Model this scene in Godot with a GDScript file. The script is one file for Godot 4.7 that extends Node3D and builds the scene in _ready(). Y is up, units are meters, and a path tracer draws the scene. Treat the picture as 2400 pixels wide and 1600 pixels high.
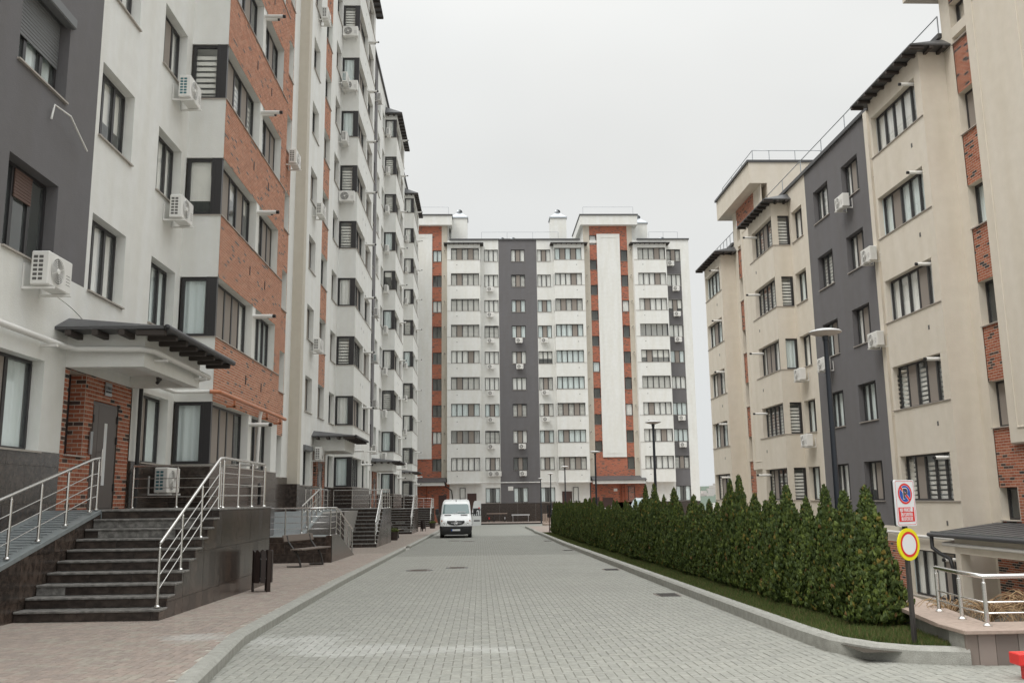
extends Node3D
# A courtyard street between apartment blocks. The eye stands at y = 0; z runs towards the viewer, so a distance d lies at z = -d.

var M := {}
var cache := {}
var taken := {}
var rng := RandomNumberGenerator.new()

class MB:
	var v := PackedVector3Array()
	var n := PackedVector3Array()
	var c := PackedColorArray()
	var ix := PackedInt32Array()
	var col := Color.WHITE
	func vert(p: Vector3, q: Vector3) -> int:
		v.append(p); n.append(q); c.append(col)
		return v.size() - 1
	func quad(a: Vector3, b: Vector3, d: Vector3, e: Vector3) -> void:   # counter-clockwise from the front
		var q := (b - a).cross(e - a)
		if q.length_squared() < 1e-14: q = (d - b).cross(e - b)
		q = q.normalized()
		var i := v.size()
		for p in [a, b, d, e]:
			v.append(p); n.append(q); c.append(col)
		ix.append_array([i, i + 2, i + 1, i, i + 3, i + 2])
	func tri(a: Vector3, b: Vector3, d: Vector3) -> void:
		var q := (b - a).cross(d - a).normalized()
		var i := v.size()
		for p in [a, b, d]:
			v.append(p); n.append(q); c.append(col)
		ix.append_array([i, i + 2, i + 1])
	func box(a: Vector3, b: Vector3, t := Transform3D()) -> void:
		var p := []
		for k in 8: p.append(t * Vector3(b.x if k & 1 else a.x, b.y if k & 2 else a.y, b.z if k & 4 else a.z))
		quad(p[4], p[5], p[7], p[6]); quad(p[1], p[0], p[2], p[3]); quad(p[5], p[1], p[3], p[7])
		quad(p[0], p[4], p[6], p[2]); quad(p[6], p[7], p[3], p[2]); quad(p[0], p[1], p[5], p[4])
	func bbox(a: Vector3, b: Vector3, e: float, t := Transform3D()) -> void:   # a box with chamfered edges
		var m := (a + b) / 2.0
		var h := (b - a) / 2.0
		e = minf(e, minf(h.x, minf(h.y, h.z)) * 0.9)
		var g := func(s: Vector3, k: int) -> Vector3:   # corner s, on the face across axis k
			var r := Vector3(s.x * (h.x - (0.0 if k == 0 else e)), s.y * (h.y - (0.0 if k == 1 else e)), s.z * (h.z - (0.0 if k == 2 else e)))
			return t * (m + r)
		for k in 3:
			var i := (k + 1) % 3
			var j := (k + 2) % 3
			for s in [-1.0, 1.0]:
				var q := []
				for w in [[-1, -1], [1, -1], [1, 1], [-1, 1]]:
					var z := Vector3.ZERO
					z[k] = s; z[i] = w[0]; z[j] = w[1]
					q.append(g.call(z, k))
				if s > 0: quad(q[0], q[1], q[2], q[3])
				else: quad(q[3], q[2], q[1], q[0])
			for s in [-1.0, 1.0]:
				for r in [-1.0, 1.0]:
					var z0 := Vector3.ZERO
					z0[i] = s; z0[j] = r
					var z1 := z0
					z0[k] = -1.0; z1[k] = 1.0
					var q := [g.call(z0, i), g.call(z1, i), g.call(z1, j), g.call(z0, j)]
					var o: Vector3 = (q[1] - q[0]).cross(q[3] - q[0])
					if o.dot((q[0] + q[2]) / 2.0 - t * m) > 0: quad(q[0], q[1], q[2], q[3])
					else: quad(q[3], q[2], q[1], q[0])
		for k in 8:
			var s := Vector3(1 if k & 1 else -1, 1 if k & 2 else -1, 1 if k & 4 else -1)
			var q := [g.call(s, 0), g.call(s, 1), g.call(s, 2)]
			if (q[1] - q[0]).cross(q[2] - q[0]).dot(q[0] - t * m) > 0: tri(q[0], q[1], q[2])
			else: tri(q[0], q[2], q[1])
	func tube(pts: Array, r: float, seg := 8, r_end := -1.0, caps := true) -> void:
		var first := -1
		var up := Vector3.UP
		var cnt := pts.size()
		for i in cnt:
			var d: Vector3 = (pts[mini(i + 1, cnt - 1)] - pts[maxi(i - 1, 0)]).normalized()
			if absf(d.dot(up)) > 0.95: up = Vector3.RIGHT if absf(d.x) < 0.9 else Vector3.BACK
			var a := d.cross(up).normalized()
			var b := a.cross(d).normalized()
			up = b
			var rr := r if r_end < 0 else lerpf(r, r_end, float(i) / maxf(1, cnt - 1))
			var at := v.size()
			for k in seg:
				var w := TAU * k / seg
				var q := a * cos(w) + b * sin(w)
				vert(pts[i] + q * rr, q)
			if first >= 0:
				for k in seg:
					var l := (k + 1) % seg
					ix.append_array([first + k, first + l, at + l, first + k, at + l, at + k])
			first = at
		if caps:
			var s0 := v.size() - seg * cnt
			var s1 := v.size() - seg
			for k in range(1, seg - 1):
				ix.append_array([s0, s0 + k + 1, s0 + k, s1, s1 + k, s1 + k + 1])
	func lathe(prof: Array, seg: int, t := Transform3D()) -> void:   # prof: Vector2(radius, height) from the bottom up
		for i in prof.size() - 1:
			var p: Vector2 = prof[i]
			var q: Vector2 = prof[i + 1]
			var nn := Vector2(q.y - p.y, p.x - q.x).normalized()
			var at := v.size()
			for k in seg + 1:
				var w := TAU * k / seg
				var e := Vector3(cos(w), 0, sin(w))
				var o := (t.basis * (e * nn.x + Vector3.UP * nn.y)).normalized()
				vert(t * (e * p.x + Vector3.UP * p.y), o)
				vert(t * (e * q.x + Vector3.UP * q.y), o)
			for k in seg:
				var a := at + 2 * k
				ix.append_array([a, a + 2, a + 3, a, a + 3, a + 1])
	func prism(poly: PackedVector2Array, z0: float, z1: float, t := Transform3D(), back := false) -> void:   # poly in x, y, pushed along z
		var p := poly
		if Geometry2D.is_polygon_clockwise(p): p.reverse()
		var ids := Geometry2D.triangulate_polygon(p)
		var f := (t.basis.z).normalized()
		var i := v.size()
		for q in p: vert(t * Vector3(q.x, q.y, z1), f)
		for k in range(0, ids.size(), 3):
			var aa := p[ids[k]]; var bb := p[ids[k + 1]]; var cc := p[ids[k + 2]]
			if (bb - aa).cross(cc - aa) > 0: ix.append_array([i + ids[k], i + ids[k + 2], i + ids[k + 1]])
			else: ix.append_array([i + ids[k], i + ids[k + 1], i + ids[k + 2]])
		if back:
			i = v.size()
			for q in p: vert(t * Vector3(q.x, q.y, z0), -f)
			for k in range(0, ids.size(), 3):
				var aa := p[ids[k]]; var bb := p[ids[k + 1]]; var cc := p[ids[k + 2]]
				if (bb - aa).cross(cc - aa) > 0: ix.append_array([i + ids[k], i + ids[k + 1], i + ids[k + 2]])
				else: ix.append_array([i + ids[k], i + ids[k + 2], i + ids[k + 1]])
		for k in p.size():
			var a := p[k]
			var b := p[(k + 1) % p.size()]
			quad(t * Vector3(a.x, a.y, z0), t * Vector3(b.x, b.y, z0), t * Vector3(b.x, b.y, z1), t * Vector3(a.x, a.y, z1))
	func mesh() -> ArrayMesh:
		var m := ArrayMesh.new()
		if v.is_empty(): return m
		var a := []
		a.resize(Mesh.ARRAY_MAX)
		a[Mesh.ARRAY_VERTEX] = v; a[Mesh.ARRAY_NORMAL] = n; a[Mesh.ARRAY_COLOR] = c; a[Mesh.ARRAY_INDEX] = ix
		m.add_surface_from_arrays(Mesh.PRIMITIVE_TRIANGLES, a)
		return m

# ---------------------------------------------------------------- nodes
func put(parent: Node, called: String, mesh: Mesh, m: Material, t := Transform3D()) -> MeshInstance3D:
	var o := MeshInstance3D.new()
	o.name = called
	o.mesh = mesh
	o.material_override = m
	o.transform = t
	parent.add_child(o, true)
	return o

func numbered(called: String) -> String:
	var k: int = taken.get(called, 0)
	taken[called] = k + 1
	return called if k == 0 else "%s_%03d" % [called, k]

func tag(o: Node, label: String, category: String, group := "") -> void:
	o.set_meta("label", label)
	o.set_meta("category", category)
	if group: o.set_meta("group", group)

func thing(called: String, label: String, category: String, at := Vector3.ZERO, turn := 0.0, group := "") -> Node3D:
	var o := Node3D.new()
	o.name = numbered(called)
	add_child(o)
	o.position = at
	o.rotation.y = turn
	tag(o, label, category, group)
	return o

func structure(called: String, mesh: Mesh, m: Material) -> MeshInstance3D:
	var o := put(self, numbered(called), mesh, m)
	o.set_meta("kind", "structure")
	return o

func at(x: float, y: float, z: float) -> Transform3D:
	return Transform3D(Basis(), Vector3(x, y, z))

const UNITS := ["", "first", "second", "third", "fourth", "fifth", "sixth", "seventh", "eighth", "ninth", "tenth", "eleventh", "twelfth", "thirteenth", "fourteenth", "fifteenth", "sixteenth", "seventeenth", "eighteenth", "nineteenth"]
const TENS := ["", "", "twent", "thirt", "fort", "fift", "sixt", "sevent", "eight", "ninet"]
func ordinal(k: int) -> String:
	if k < 20: return UNITS[k]
	return TENS[k / 10] + ("ieth" if k % 10 == 0 else "y-" + UNITS[k % 10])

# ---------------------------------------------------------------- materials
func lin(r: float, g: float, b: float, a := 1.0) -> Color:
	var c := Color(r, g, b).linear_to_srgb()
	c.a = a
	return c

func mat(key: String, c: Color, rough := 0.8, metal := 0.0) -> StandardMaterial3D:
	var m := StandardMaterial3D.new()
	m.resource_name = key
	m.albedo_color = c
	m.roughness = rough
	m.metallic = metal
	M[key] = m
	return m

func noise(seed_: int, freq: float, oct := 4, kind := FastNoiseLite.TYPE_SIMPLEX_SMOOTH) -> FastNoiseLite:
	var f := FastNoiseLite.new()
	f.seed = seed_
	f.frequency = freq
	f.noise_type = kind
	f.fractal_octaves = oct
	return f

func grain(size: int, lo: Color, hi: Color, parts: Array) -> ImageTexture:   # parts: [seed, frequency, octaves, weight]
	var ims := []
	for p in parts:
		var im := noise(p[0], p[1], p[2]).get_seamless_image(size, size)
		im.convert(Image.FORMAT_L8)
		ims.append([im.get_data(), p[3]])
	var out := PackedByteArray()
	out.resize(size * size * 3)
	for i in size * size:
		var s := 0.0
		for q in ims: s += (q[0][i] / 255.0 - 0.5) * q[1]
		s = clampf(s + 0.5, 0, 1)
		out[3 * i] = int(255 * lerpf(lo.r, hi.r, s))
		out[3 * i + 1] = int(255 * lerpf(lo.g, hi.g, s))
		out[3 * i + 2] = int(255 * lerpf(lo.b, hi.b, s))
	return ImageTexture.create_from_image(Image.create_from_data(size, size, false, Image.FORMAT_RGB8, out))

func tri(m: StandardMaterial3D, tex: Texture2D, s: Vector3) -> StandardMaterial3D:
	m.albedo_texture = tex
	m.uv1_triplanar = true
	m.uv1_world_triplanar = true
	m.uv1_scale = s
	m.uv1_triplanar_sharpness = 8.0
	return m

func relief(m: StandardMaterial3D, tex: Texture2D, cm: float) -> void:
	m.heightmap_enabled = true
	m.heightmap_texture = tex
	m.heightmap_scale = cm

func brick_picture() -> ImageTexture:   # the brick of the far walls, 16 bricks by 24 courses
	var w := 512
	var h := 384
	var im := Image.create(w, h, false, Image.FORMAT_RGB8)
	im.fill(Color(0.78, 0.68, 0.6))
	var r := RandomNumberGenerator.new()
	r.seed = 9
	for j in 24:
		for i in 16:
			var c := Color(0.74, 0.40, 0.29).lerp(Color(0.66, 0.33, 0.23), r.randf())
			if r.randf() < 0.13: c = Color(0.34, 0.27, 0.26)
			var x := i * 32 + (16 if j % 2 else 0) + 1
			for k in [0, -w]:
				im.fill_rect(Rect2i(x + k, j * 16 + 2, 30, 13), c)
	return ImageTexture.create_from_image(im)

func materials() -> void:
	var plaster := grain(512, Color(0.972, 0.971, 0.968), Color(1, 1, 1), [[1, 0.012, 4, 1.0], [2, 0.2, 2, 0.5]])
	var streak := grain(512, Color(0.975, 0.97, 0.958), Color(1, 1, 1), [[5, 0.012, 4, 1.3]])
	var rough_h := grain(512, Color.BLACK, Color.WHITE, [[3, 0.25, 2, 1.2], [4, 0.05, 3, 0.5]])
	var speck := grain(512, Color(0.80, 0.80, 0.79), Color(1, 1, 1), [[7, 0.3, 2, 1.3], [8, 0.02, 4, 0.7]])
	var stone := grain(512, Color(0.66, 0.63, 0.61), Color(1.0, 0.96, 0.93), [[11, 0.02, 5, 1.5], [12, 0.2, 2, 0.8]])
	for d in [["cream", lin(0.83, 0.835, 0.815)], ["warm", lin(0.755, 0.695, 0.605)], ["grey", lin(0.165, 0.16, 0.168)], ["beige", lin(0.62, 0.575, 0.5)]]:
		var m := tri(mat(d[0], d[1], 0.9), plaster, Vector3(0.35, 0.35, 0.35))
		m.detail_enabled = true
		m.detail_blend_mode = BaseMaterial3D.BLEND_MODE_MUL
		m.detail_albedo = streak
		m.detail_uv_layer = BaseMaterial3D.DETAIL_UV_2
		m.uv2_triplanar = true
		m.uv2_world_triplanar = true
		m.uv2_scale = Vector3(0.21, 0.035, 0.21)
		m.uv2_triplanar_sharpness = 8.0
		relief(m, rough_h, 0.25)
	tri(mat("granite", lin(0.08, 0.067, 0.06), 0.2), stone, Vector3(0.6, 0.6, 0.6))
	tri(mat("granite_b", lin(0.065, 0.055, 0.05), 0.25), stone, Vector3(0.5, 0.9, 0.5))
	tri(mat("granite_c", lin(0.105, 0.085, 0.074), 0.2), stone, Vector3(0.8, 0.5, 0.8))
	tri(mat("slate", lin(0.27, 0.285, 0.285), 0.5), stone, Vector3(0.8, 0.8, 0.8))
	tri(mat("groove", lin(0.3, 0.33, 0.34), 0.45), speck, Vector3(0.7, 0.7, 0.7))
	tri(mat("joint", lin(0.34, 0.32, 0.3), 0.9), speck, Vector3(1, 1, 1))
	tri(mat("mortar", lin(0.74, 0.64, 0.55), 0.95), speck, Vector3(1, 1, 1))
	tri(mat("concrete", lin(0.43, 0.425, 0.39), 0.9), speck, Vector3(0.6, 0.6, 0.6))
	relief(M.concrete, rough_h, 0.3)
	tri(mat("road_base", lin(0.27, 0.26, 0.23), 0.95), speck, Vector3(0.5, 0.5, 0.5))
	tri(mat("walk_base", lin(0.62, 0.58, 0.52), 0.95), speck, Vector3(0.5, 0.5, 0.5))
	tri(mat("road_far", lin(0.365, 0.365, 0.332), 0.85), speck, Vector3(0.5, 0.5, 0.5))
	tri(mat("walk_far", lin(0.42, 0.345, 0.305), 0.85), speck, Vector3(0.5, 0.5, 0.5))
	tri(mat("paver", Color.WHITE, 0.85), speck, Vector3(1.1, 1.1, 1.1)).vertex_color_use_as_albedo = true
	tri(mat("brick", Color.WHITE, 0.85), speck, Vector3(1.7, 1.7, 1.7)).vertex_color_use_as_albedo = true
	relief(M.brick, rough_h, 0.2)
	var far := tri(mat("brick_far", lin(0.86, 0.84, 0.84), 0.9), brick_picture(), Vector3(0.24, 0.54, 0.24))
	far.texture_filter = BaseMaterial3D.TEXTURE_FILTER_LINEAR
	var tones := [lin(0.50, 0.16, 0.085), lin(0.43, 0.125, 0.065), lin(0.54, 0.2, 0.115), lin(0.32, 0.085, 0.05), lin(0.10, 0.06, 0.05), lin(0.2, 0.075, 0.05)]
	for k in 6: tri(mat("brick_%d" % k, tones[k], 0.8), speck, Vector3(1.7, 1.7, 1.7))
	for k in 4: tri(mat("gpav_%d" % k, [lin(0.385, 0.385, 0.35), lin(0.395, 0.395, 0.36), lin(0.37, 0.37, 0.337), lin(0.41, 0.407, 0.37)][k], 0.85), speck, Vector3(1.1, 1.1, 1.1))
	for k in 4: tri(mat("wpav_%d" % k, [lin(0.40, 0.33, 0.29), lin(0.43, 0.35, 0.305), lin(0.37, 0.31, 0.275), lin(0.42, 0.37, 0.32)][k], 0.85), speck, Vector3(1.1, 1.1, 1.1))
	mat("frame", lin(0.036, 0.034, 0.036), 0.4)
	mat("sill", lin(0.42, 0.38, 0.34), 0.5)
	mat("white_sill", lin(0.74, 0.73, 0.71), 0.5)
	mat("screen", lin(0.30, 0.265, 0.235), 0.95)
	mat("curtain", lin(0.86, 0.86, 0.82), 0.95)
	mat("sheer", lin(0.74, 0.82, 0.81), 0.95)
	mat("blind", lin(0.85, 0.84, 0.78), 0.8)
	mat("ochre", lin(0.5, 0.3, 0.1), 0.9)
	mat("room", lin(0.5, 0.48, 0.44), 0.95)
	mat("shutter", lin(0.16, 0.165, 0.17), 0.5)
	mat("brown_shutter", lin(0.12, 0.07, 0.055), 0.6)
	mat("coping", lin(0.085, 0.085, 0.088), 0.5)
	mat("wood", lin(0.055, 0.045, 0.04), 0.7)
	mat("steel", lin(0.72, 0.71, 0.69), 0.24, 1.0)
	mat("galvanised", lin(0.42, 0.44, 0.46), 0.45, 1.0)
	mat("white", lin(0.78, 0.77, 0.74), 0.5)
	mat("ac_dark", lin(0.12, 0.115, 0.11), 0.7)
	mat("ac_teal", lin(0.05, 0.16, 0.19), 0.5)
	mat("black", lin(0.02, 0.02, 0.021), 0.5)
	mat("door", lin(0.105, 0.085, 0.078), 0.4)
	mat("brown_door", lin(0.07, 0.035, 0.03), 0.5)
	mat("orange", lin(0.52, 0.2, 0.1), 0.45)
	mat("lamp_paint", lin(0.02, 0.025, 0.035), 0.35)
	mat("lamp_disc", lin(0.62, 0.62, 0.62), 0.35)
	mat("lamp_under", lin(0.55, 0.47, 0.42), 0.6)
	mat("bin_wood", lin(0.034, 0.022, 0.019), 0.45)
	mat("iron", lin(0.05, 0.045, 0.042), 0.5)
	mat("bench_wood", lin(0.16, 0.13, 0.11), 0.6)
	mat("tin", lin(0.07, 0.07, 0.075), 0.5)
	mat("red", lin(0.72, 0.035, 0.03), 0.4)
	mat("sign_red", lin(0.72, 0.02, 0.02), 0.45)
	mat("sign_white", lin(0.80, 0.82, 0.84), 0.4)
	mat("sign_blue", lin(0.01, 0.08, 0.42), 0.45)
	mat("sign_yellow", lin(0.85, 0.78, 0.0), 0.45)
	mat("car_white", lin(0.80, 0.81, 0.81), 0.25).clearcoat_enabled = true
	mat("car_black", lin(0.03, 0.03, 0.032), 0.6)
	mat("silver", lin(0.5, 0.56, 0.58), 0.3, 0.5).clearcoat_enabled = true
	mat("rubber", lin(0.018, 0.018, 0.018), 0.85)
	mat("soil", lin(0.05, 0.04, 0.028), 0.95)
	mat("pink_stone", lin(0.50, 0.39, 0.33), 0.6)
	tri(M.pink_stone, speck, Vector3(1.2, 1.2, 1.2))
	mat("clad", Color.WHITE, 0.7).vertex_color_use_as_albedo = true
	mat("leaf", Color.WHITE, 0.65).vertex_color_use_as_albedo = true
	M.leaf.backlight_enabled = true
	M.leaf.backlight = lin(0.03, 0.04, 0.008)
	mat("grass", Color.WHITE, 0.8).vertex_color_use_as_albedo = true
	mat("bark", lin(0.07, 0.05, 0.035), 0.95)
	mat("dry", Color.WHITE, 0.85).vertex_color_use_as_albedo = true
	mat("lettering", lin(0.08, 0.07, 0.07), 0.6)
	mat("hill", lin(0.10, 0.13, 0.10), 1.0)
	mat("town", Color.WHITE, 0.9).vertex_color_use_as_albedo = true
	tri(mat("yard", lin(0.36, 0.34, 0.31), 0.9), speck, Vector3(0.4, 0.4, 0.4))
	var g := mat("glass", lin(0.8, 0.9, 0.89, 0.06), 0.01)
	g.transparency = BaseMaterial3D.TRANSPARENCY_ALPHA
	var h := mat("car_glass", lin(0.35, 0.5, 0.5, 0.35), 0.02)
	h.transparency = BaseMaterial3D.TRANSPARENCY_ALPHA
	mat("lens", lin(0.75, 0.76, 0.74, 0.3), 0.05).transparency = BaseMaterial3D.TRANSPARENCY_ALPHA
	mat("chrome", lin(0.8, 0.8, 0.8), 0.12, 1.0)

# ---------------------------------------------------------------- facades: local x runs along the wall, y up, z out of it
func face_left(x: float) -> Transform3D: return Transform3D(Basis(Vector3(0, 0, -1), Vector3.UP, Vector3(1, 0, 0)), Vector3(x, 0, 0))      # local x = distance
func face_right(x: float) -> Transform3D: return Transform3D(Basis(Vector3(0, 0, 1), Vector3.UP, Vector3(-1, 0, 0)), Vector3(x, 0, 0))      # local x = -distance
func face_front(z: float) -> Transform3D: return Transform3D(Basis(), Vector3(0, 0, -z))                                                     # local x = x

func plane(b: MB, t: Transform3D, u0: float, v0: float, u1: float, v1: float, z := 0.0) -> void:
	b.quad(t * Vector3(u0, v0, z), t * Vector3(u1, v0, z), t * Vector3(u1, v1, z), t * Vector3(u0, v1, z))

func inward(b: MB, t: Transform3D, h: Array, z0: float, z1: float) -> void:   # the four reveals of an opening
	var c := [Vector2(h[0], h[1]), Vector2(h[2], h[1]), Vector2(h[2], h[3]), Vector2(h[0], h[3])]
	for k in 4:
		var p: Vector2 = c[k]
		var q: Vector2 = c[(k + 1) % 4]
		b.quad(t * Vector3(p.x, p.y, z0), t * Vector3(p.x, p.y, z1), t * Vector3(q.x, q.y, z1), t * Vector3(q.x, q.y, z0))

# a wall with openings [u0, v0, u1, v1]; a fifth entry 0 leaves the reveals out
func wall(parent: Node, called: String, t: Transform3D, u0: float, v0: float, u1: float, v1: float, holes: Array, m: Material, deep := 0.3) -> void:
	var b := MB.new()
	var us := [u0, u1]
	var vs := [v0, v1]
	var cut := []
	for h in holes:
		if h[2] <= u0 or h[0] >= u1 or h[3] <= v0 or h[1] >= v1: continue
		var k := [maxf(h[0], u0), maxf(h[1], v0), minf(h[2], u1), minf(h[3], v1)]
		cut.append(k)
		us.append_array([k[0], k[2]]); vs.append_array([k[1], k[3]])
		if h.size() < 5 or h[4] > 0: inward(b, t, h, 0.0, -deep)
	us.sort(); vs.sort()
	for i in us.size() - 1:
		if us[i + 1] - us[i] < 1e-4: continue
		var run := v0
		var open := false
		for j in vs.size() - 1:
			if vs[j + 1] - vs[j] < 1e-4: continue
			var mu: float = (us[i] + us[i + 1]) / 2
			var mv: float = (vs[j] + vs[j + 1]) / 2
			var inside := false
			for k in cut:
				if mu > k[0] and mu < k[2] and mv > k[1] and mv < k[3]: inside = true
			if inside:
				if open: plane(b, t, us[i], run, us[i + 1], vs[j])
				open = false
			elif not open:
				open = true
				run = vs[j]
		if open: plane(b, t, us[i], run, us[i + 1], v1)
	put(parent, called, b.mesh(), m)

func frame_mesh(w: float, h: float, n: int, bar: float) -> ArrayMesh:
	var key := "frame %.2f %.2f %d %.2f" % [w, h, n, bar]
	if not cache.has(key):
		var b := MB.new()
		var pw := w / n
		b.box(Vector3(0, 0, -0.07), Vector3(w, bar, 0))
		b.box(Vector3(0, h - bar, -0.07), Vector3(w, h, 0))
		for k in n + 1:
			var a := pw * k
			var l := a - (0.0 if k == 0 else bar * 0.8)
			var r := a + (0.0 if k == n else bar * 0.8)
			if k == 0: r = bar
			if k == n: l = w - bar
			b.box(Vector3(l, bar, -0.07), Vector3(r, h - bar, 0.004))
		cache[key] = b.mesh()
	return cache[key]

func sheet_mesh(w: float, h: float) -> ArrayMesh:
	var key := "sheet %.2f %.2f" % [w, h]
	if not cache.has(key):
		var b := MB.new()
		plane(b, Transform3D(), 0, 0, w, h)
		cache[key] = b.mesh()
	return cache[key]

func cloth_mesh(w: float, h: float, kind: String, seed_: int) -> ArrayMesh:
	var key := "%s %.2f %.2f %d" % [kind, w, h, seed_]
	if not cache.has(key):
		var b := MB.new()
		var r := RandomNumberGenerator.new()
		r.seed = seed_ + 5
		if kind == "pleats":
			var n := int(w / 0.035)
			var ph := r.randf() * 6.0
			var xs := []
			for k in n + 1: xs.append(Vector3(w * k / n, 0, 0.018 * sin(k * 1.15 + ph) + 0.012 * sin(k * 0.37 + ph * 2)))
			for k in n: b.quad(xs[k], xs[k + 1], xs[k + 1] + Vector3(0, h, 0), xs[k] + Vector3(0, h, 0))
		elif kind == "zebra":
			var n := int(h / 0.15)
			for k in n: b.quad(Vector3(0, k * 0.15, 0), Vector3(w, k * 0.15, 0), Vector3(w, k * 0.15 + 0.095, 0), Vector3(0, k * 0.15 + 0.095, 0))
		elif kind == "slats":
			var n := int(h / 0.045)
			for k in n: b.quad(Vector3(0, k * 0.045, 0.012), Vector3(w, k * 0.045, 0.012), Vector3(w, k * 0.045 + 0.036, -0.012), Vector3(0, k * 0.045 + 0.036, -0.012))
		elif kind == "roller":
			var p := h * (0.3 + 0.15 * (seed_ % 4))
			b.quad(Vector3(0, h - p, 0), Vector3(w, h - p, 0), Vector3(w, h, 0), Vector3(0, h, 0))
		elif kind == "pair":
			for s in [0.0, 1.0]:
				var n := 9
				var l := w * (0.22 + 0.1 * r.randf())
				for k in n:
					var x0 := (l * k / n) if s == 0 else w - l + l * k / n
					var x1 := x0 + l / n
					b.quad(Vector3(x0, 0, 0.02 * sin(k * 1.3)), Vector3(x1, 0, 0.02 * sin((k + 1) * 1.3)), Vector3(x1, h, 0.02 * sin((k + 1) * 1.3)), Vector3(x0, h, 0.02 * sin(k * 1.3)))
		cache[key] = b.mesh()
	return cache[key]

# a window set into an opening: frame > pane, screen, curtain or blind, sill
func window(parent: Node, t: Transform3D, u0: float, v0: float, w: float, h: float, n: int, inset := 0.16, look := "", screens := [], sill := true, bar := 0.055) -> MeshInstance3D:
	var o := put(parent, "window", frame_mesh(w, h, n, bar), M.frame, t * at(u0, v0, -inset))
	var pw := w / n
	var gw := pw - bar * 1.8
	if n == 1: gw = pw - bar * 2
	for k in n:
		var x := pw * k + bar * (1.0 if k == 0 else 0.8)
		if n > 1 and (k > 0 and k < n - 1): gw = pw - bar * 1.6
		elif n > 1: gw = pw - bar * 1.8
		put(o, "pane", sheet_mesh(gw, h - 2 * bar), M.glass, at(x, bar, -0.03))
		if k in screens: put(o, "insect_screen", sheet_mesh(gw, h - 2 * bar), M.screen, at(x, bar, -0.018))
	var kind := look
	if kind == "":
		var r := rng.randf()
		kind = "pleats" if r < 0.56 else "zebra" if r < 0.74 else "roller" if r < 0.84 else "pair" if r < 0.92 else "slats" if r < 0.96 else "none"
	if kind != "none":
		var cm: Material = M.blind if kind in ["zebra", "slats", "roller"] else (M.sheer if rng.randf() < 0.5 else M.curtain)
		if kind == "ochre":
			kind = "pleats"; cm = M.ochre
		put(o, "blind" if kind in ["zebra", "slats", "roller"] else "curtain", cloth_mesh(w - 0.1, h - 0.1, kind, rng.randi() % 4), cm, at(0.05, 0.05, -0.1))
	if sill:
		var key := "sill %.2f %.2f" % [w, inset]
		if not cache.has(key):
			var b := MB.new()
			b.box(Vector3(-0.03, -0.03, 0.003), Vector3(w + 0.03, -0.002, inset + 0.05))
			cache[key] = b.mesh()
		put(o, "sill", cache[key], M.sill)
	return o

# small pieces (bricks, tiles) laid over a polygon in the wall's plane, holes left open; up to `most` become parts, the others one joined part
func pieces(parent: Node, called: String, t: Transform3D, poly: PackedVector2Array, holes: Array, pw: float, ph: float, gap: float, depth: float, bond: float, keys: Array, weights: Array, most: int, cols := [], origin := Vector2.ZERO) -> void:
	var lo := poly[0]
	var hi := poly[0]
	for p in poly:
		lo = lo.min(p); hi = hi.max(p)
	var rest := MB.new()
	var made := 0
	var j0 := int(floor((lo.y - origin.y) / ph))
	var j1 := int(ceil((hi.y - origin.y) / ph))
	for j in range(j0, j1):
		var off := bond * pw * (absi(j) % 2)
		var i0 := int(floor((lo.x - origin.x - off) / pw))
		var i1 := int(ceil((hi.x - origin.x - off) / pw))
		for i in range(i0, i1):
			var a := Vector2(origin.x + off + i * pw + gap / 2, origin.y + j * ph + gap / 2)
			var z := a + Vector2(pw - gap, ph - gap)
			var sq := PackedVector2Array([a, Vector2(z.x, a.y), z, Vector2(a.x, z.y)])
			var got: Array = [sq]
			var whole := true
			if not (a.x >= lo.x and z.x <= hi.x and a.y >= lo.y and z.y <= hi.y and poly.size() == 4 and poly[0].y == poly[1].y and poly[0].x == poly[3].x and poly[2].y == poly[3].y and poly[1].x == poly[2].x):
				got = Geometry2D.intersect_polygons(sq, poly)
				whole = got.size() == 1 and got[0].size() == 4 and absf(area(got[0]) - (pw - gap) * (ph - gap)) < 1e-5
			for h in holes:
				if h[0] >= z.x or h[2] <= a.x or h[1] >= z.y or h[3] <= a.y: continue
				whole = false
				var next := []
				for g in got: next.append_array(Geometry2D.clip_polygons(g, PackedVector2Array([Vector2(h[0], h[1]), Vector2(h[2], h[1]), Vector2(h[2], h[3]), Vector2(h[0], h[3])])))
				got = next
			for g in got:
				if g.size() < 3 or area(g) < 2e-4 or Geometry2D.is_polygon_clockwise(g): continue
				var r := rng.randf()
				var k := 0
				while k < weights.size() - 1 and r > weights[k]: k += 1
				var d := depth + rng.randf_range(-0.0008, 0.0008)
				if made < most:
					made += 1
					if whole:
						var key := "piece %s %.3f %.3f %.3f" % [called, pw, ph, depth]
						if not cache.has(key):
							var b := MB.new()
							b.prism(PackedVector2Array([Vector2.ZERO, Vector2(pw - gap, 0), Vector2(pw - gap, ph - gap), Vector2(0, ph - gap)]), 0, depth)
							cache[key] = b.mesh()
						put(parent, called, cache[key], M[keys[k]], t * at(a.x, a.y, d - depth))
					else:
						var b := MB.new()
						b.prism(g, 0, d, t)
						put(parent, called, b.mesh(), M[keys[k]])
				else:
					if cols:
						var c: Color = cols[k]
						rest.col = c * rng.randf_range(0.88, 1.1)
					rest.prism(g, 0, d, t)
	if rest.v.size():
		var o := put(parent, called, rest.mesh(), M.brick if cols else M[keys[0]])
		o.set_meta("kind", "stuff")

func area(p: PackedVector2Array) -> float:
	var s := 0.0
	for k in p.size(): s += p[k].cross(p[(k + 1) % p.size()])
	return absf(s) / 2

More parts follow.
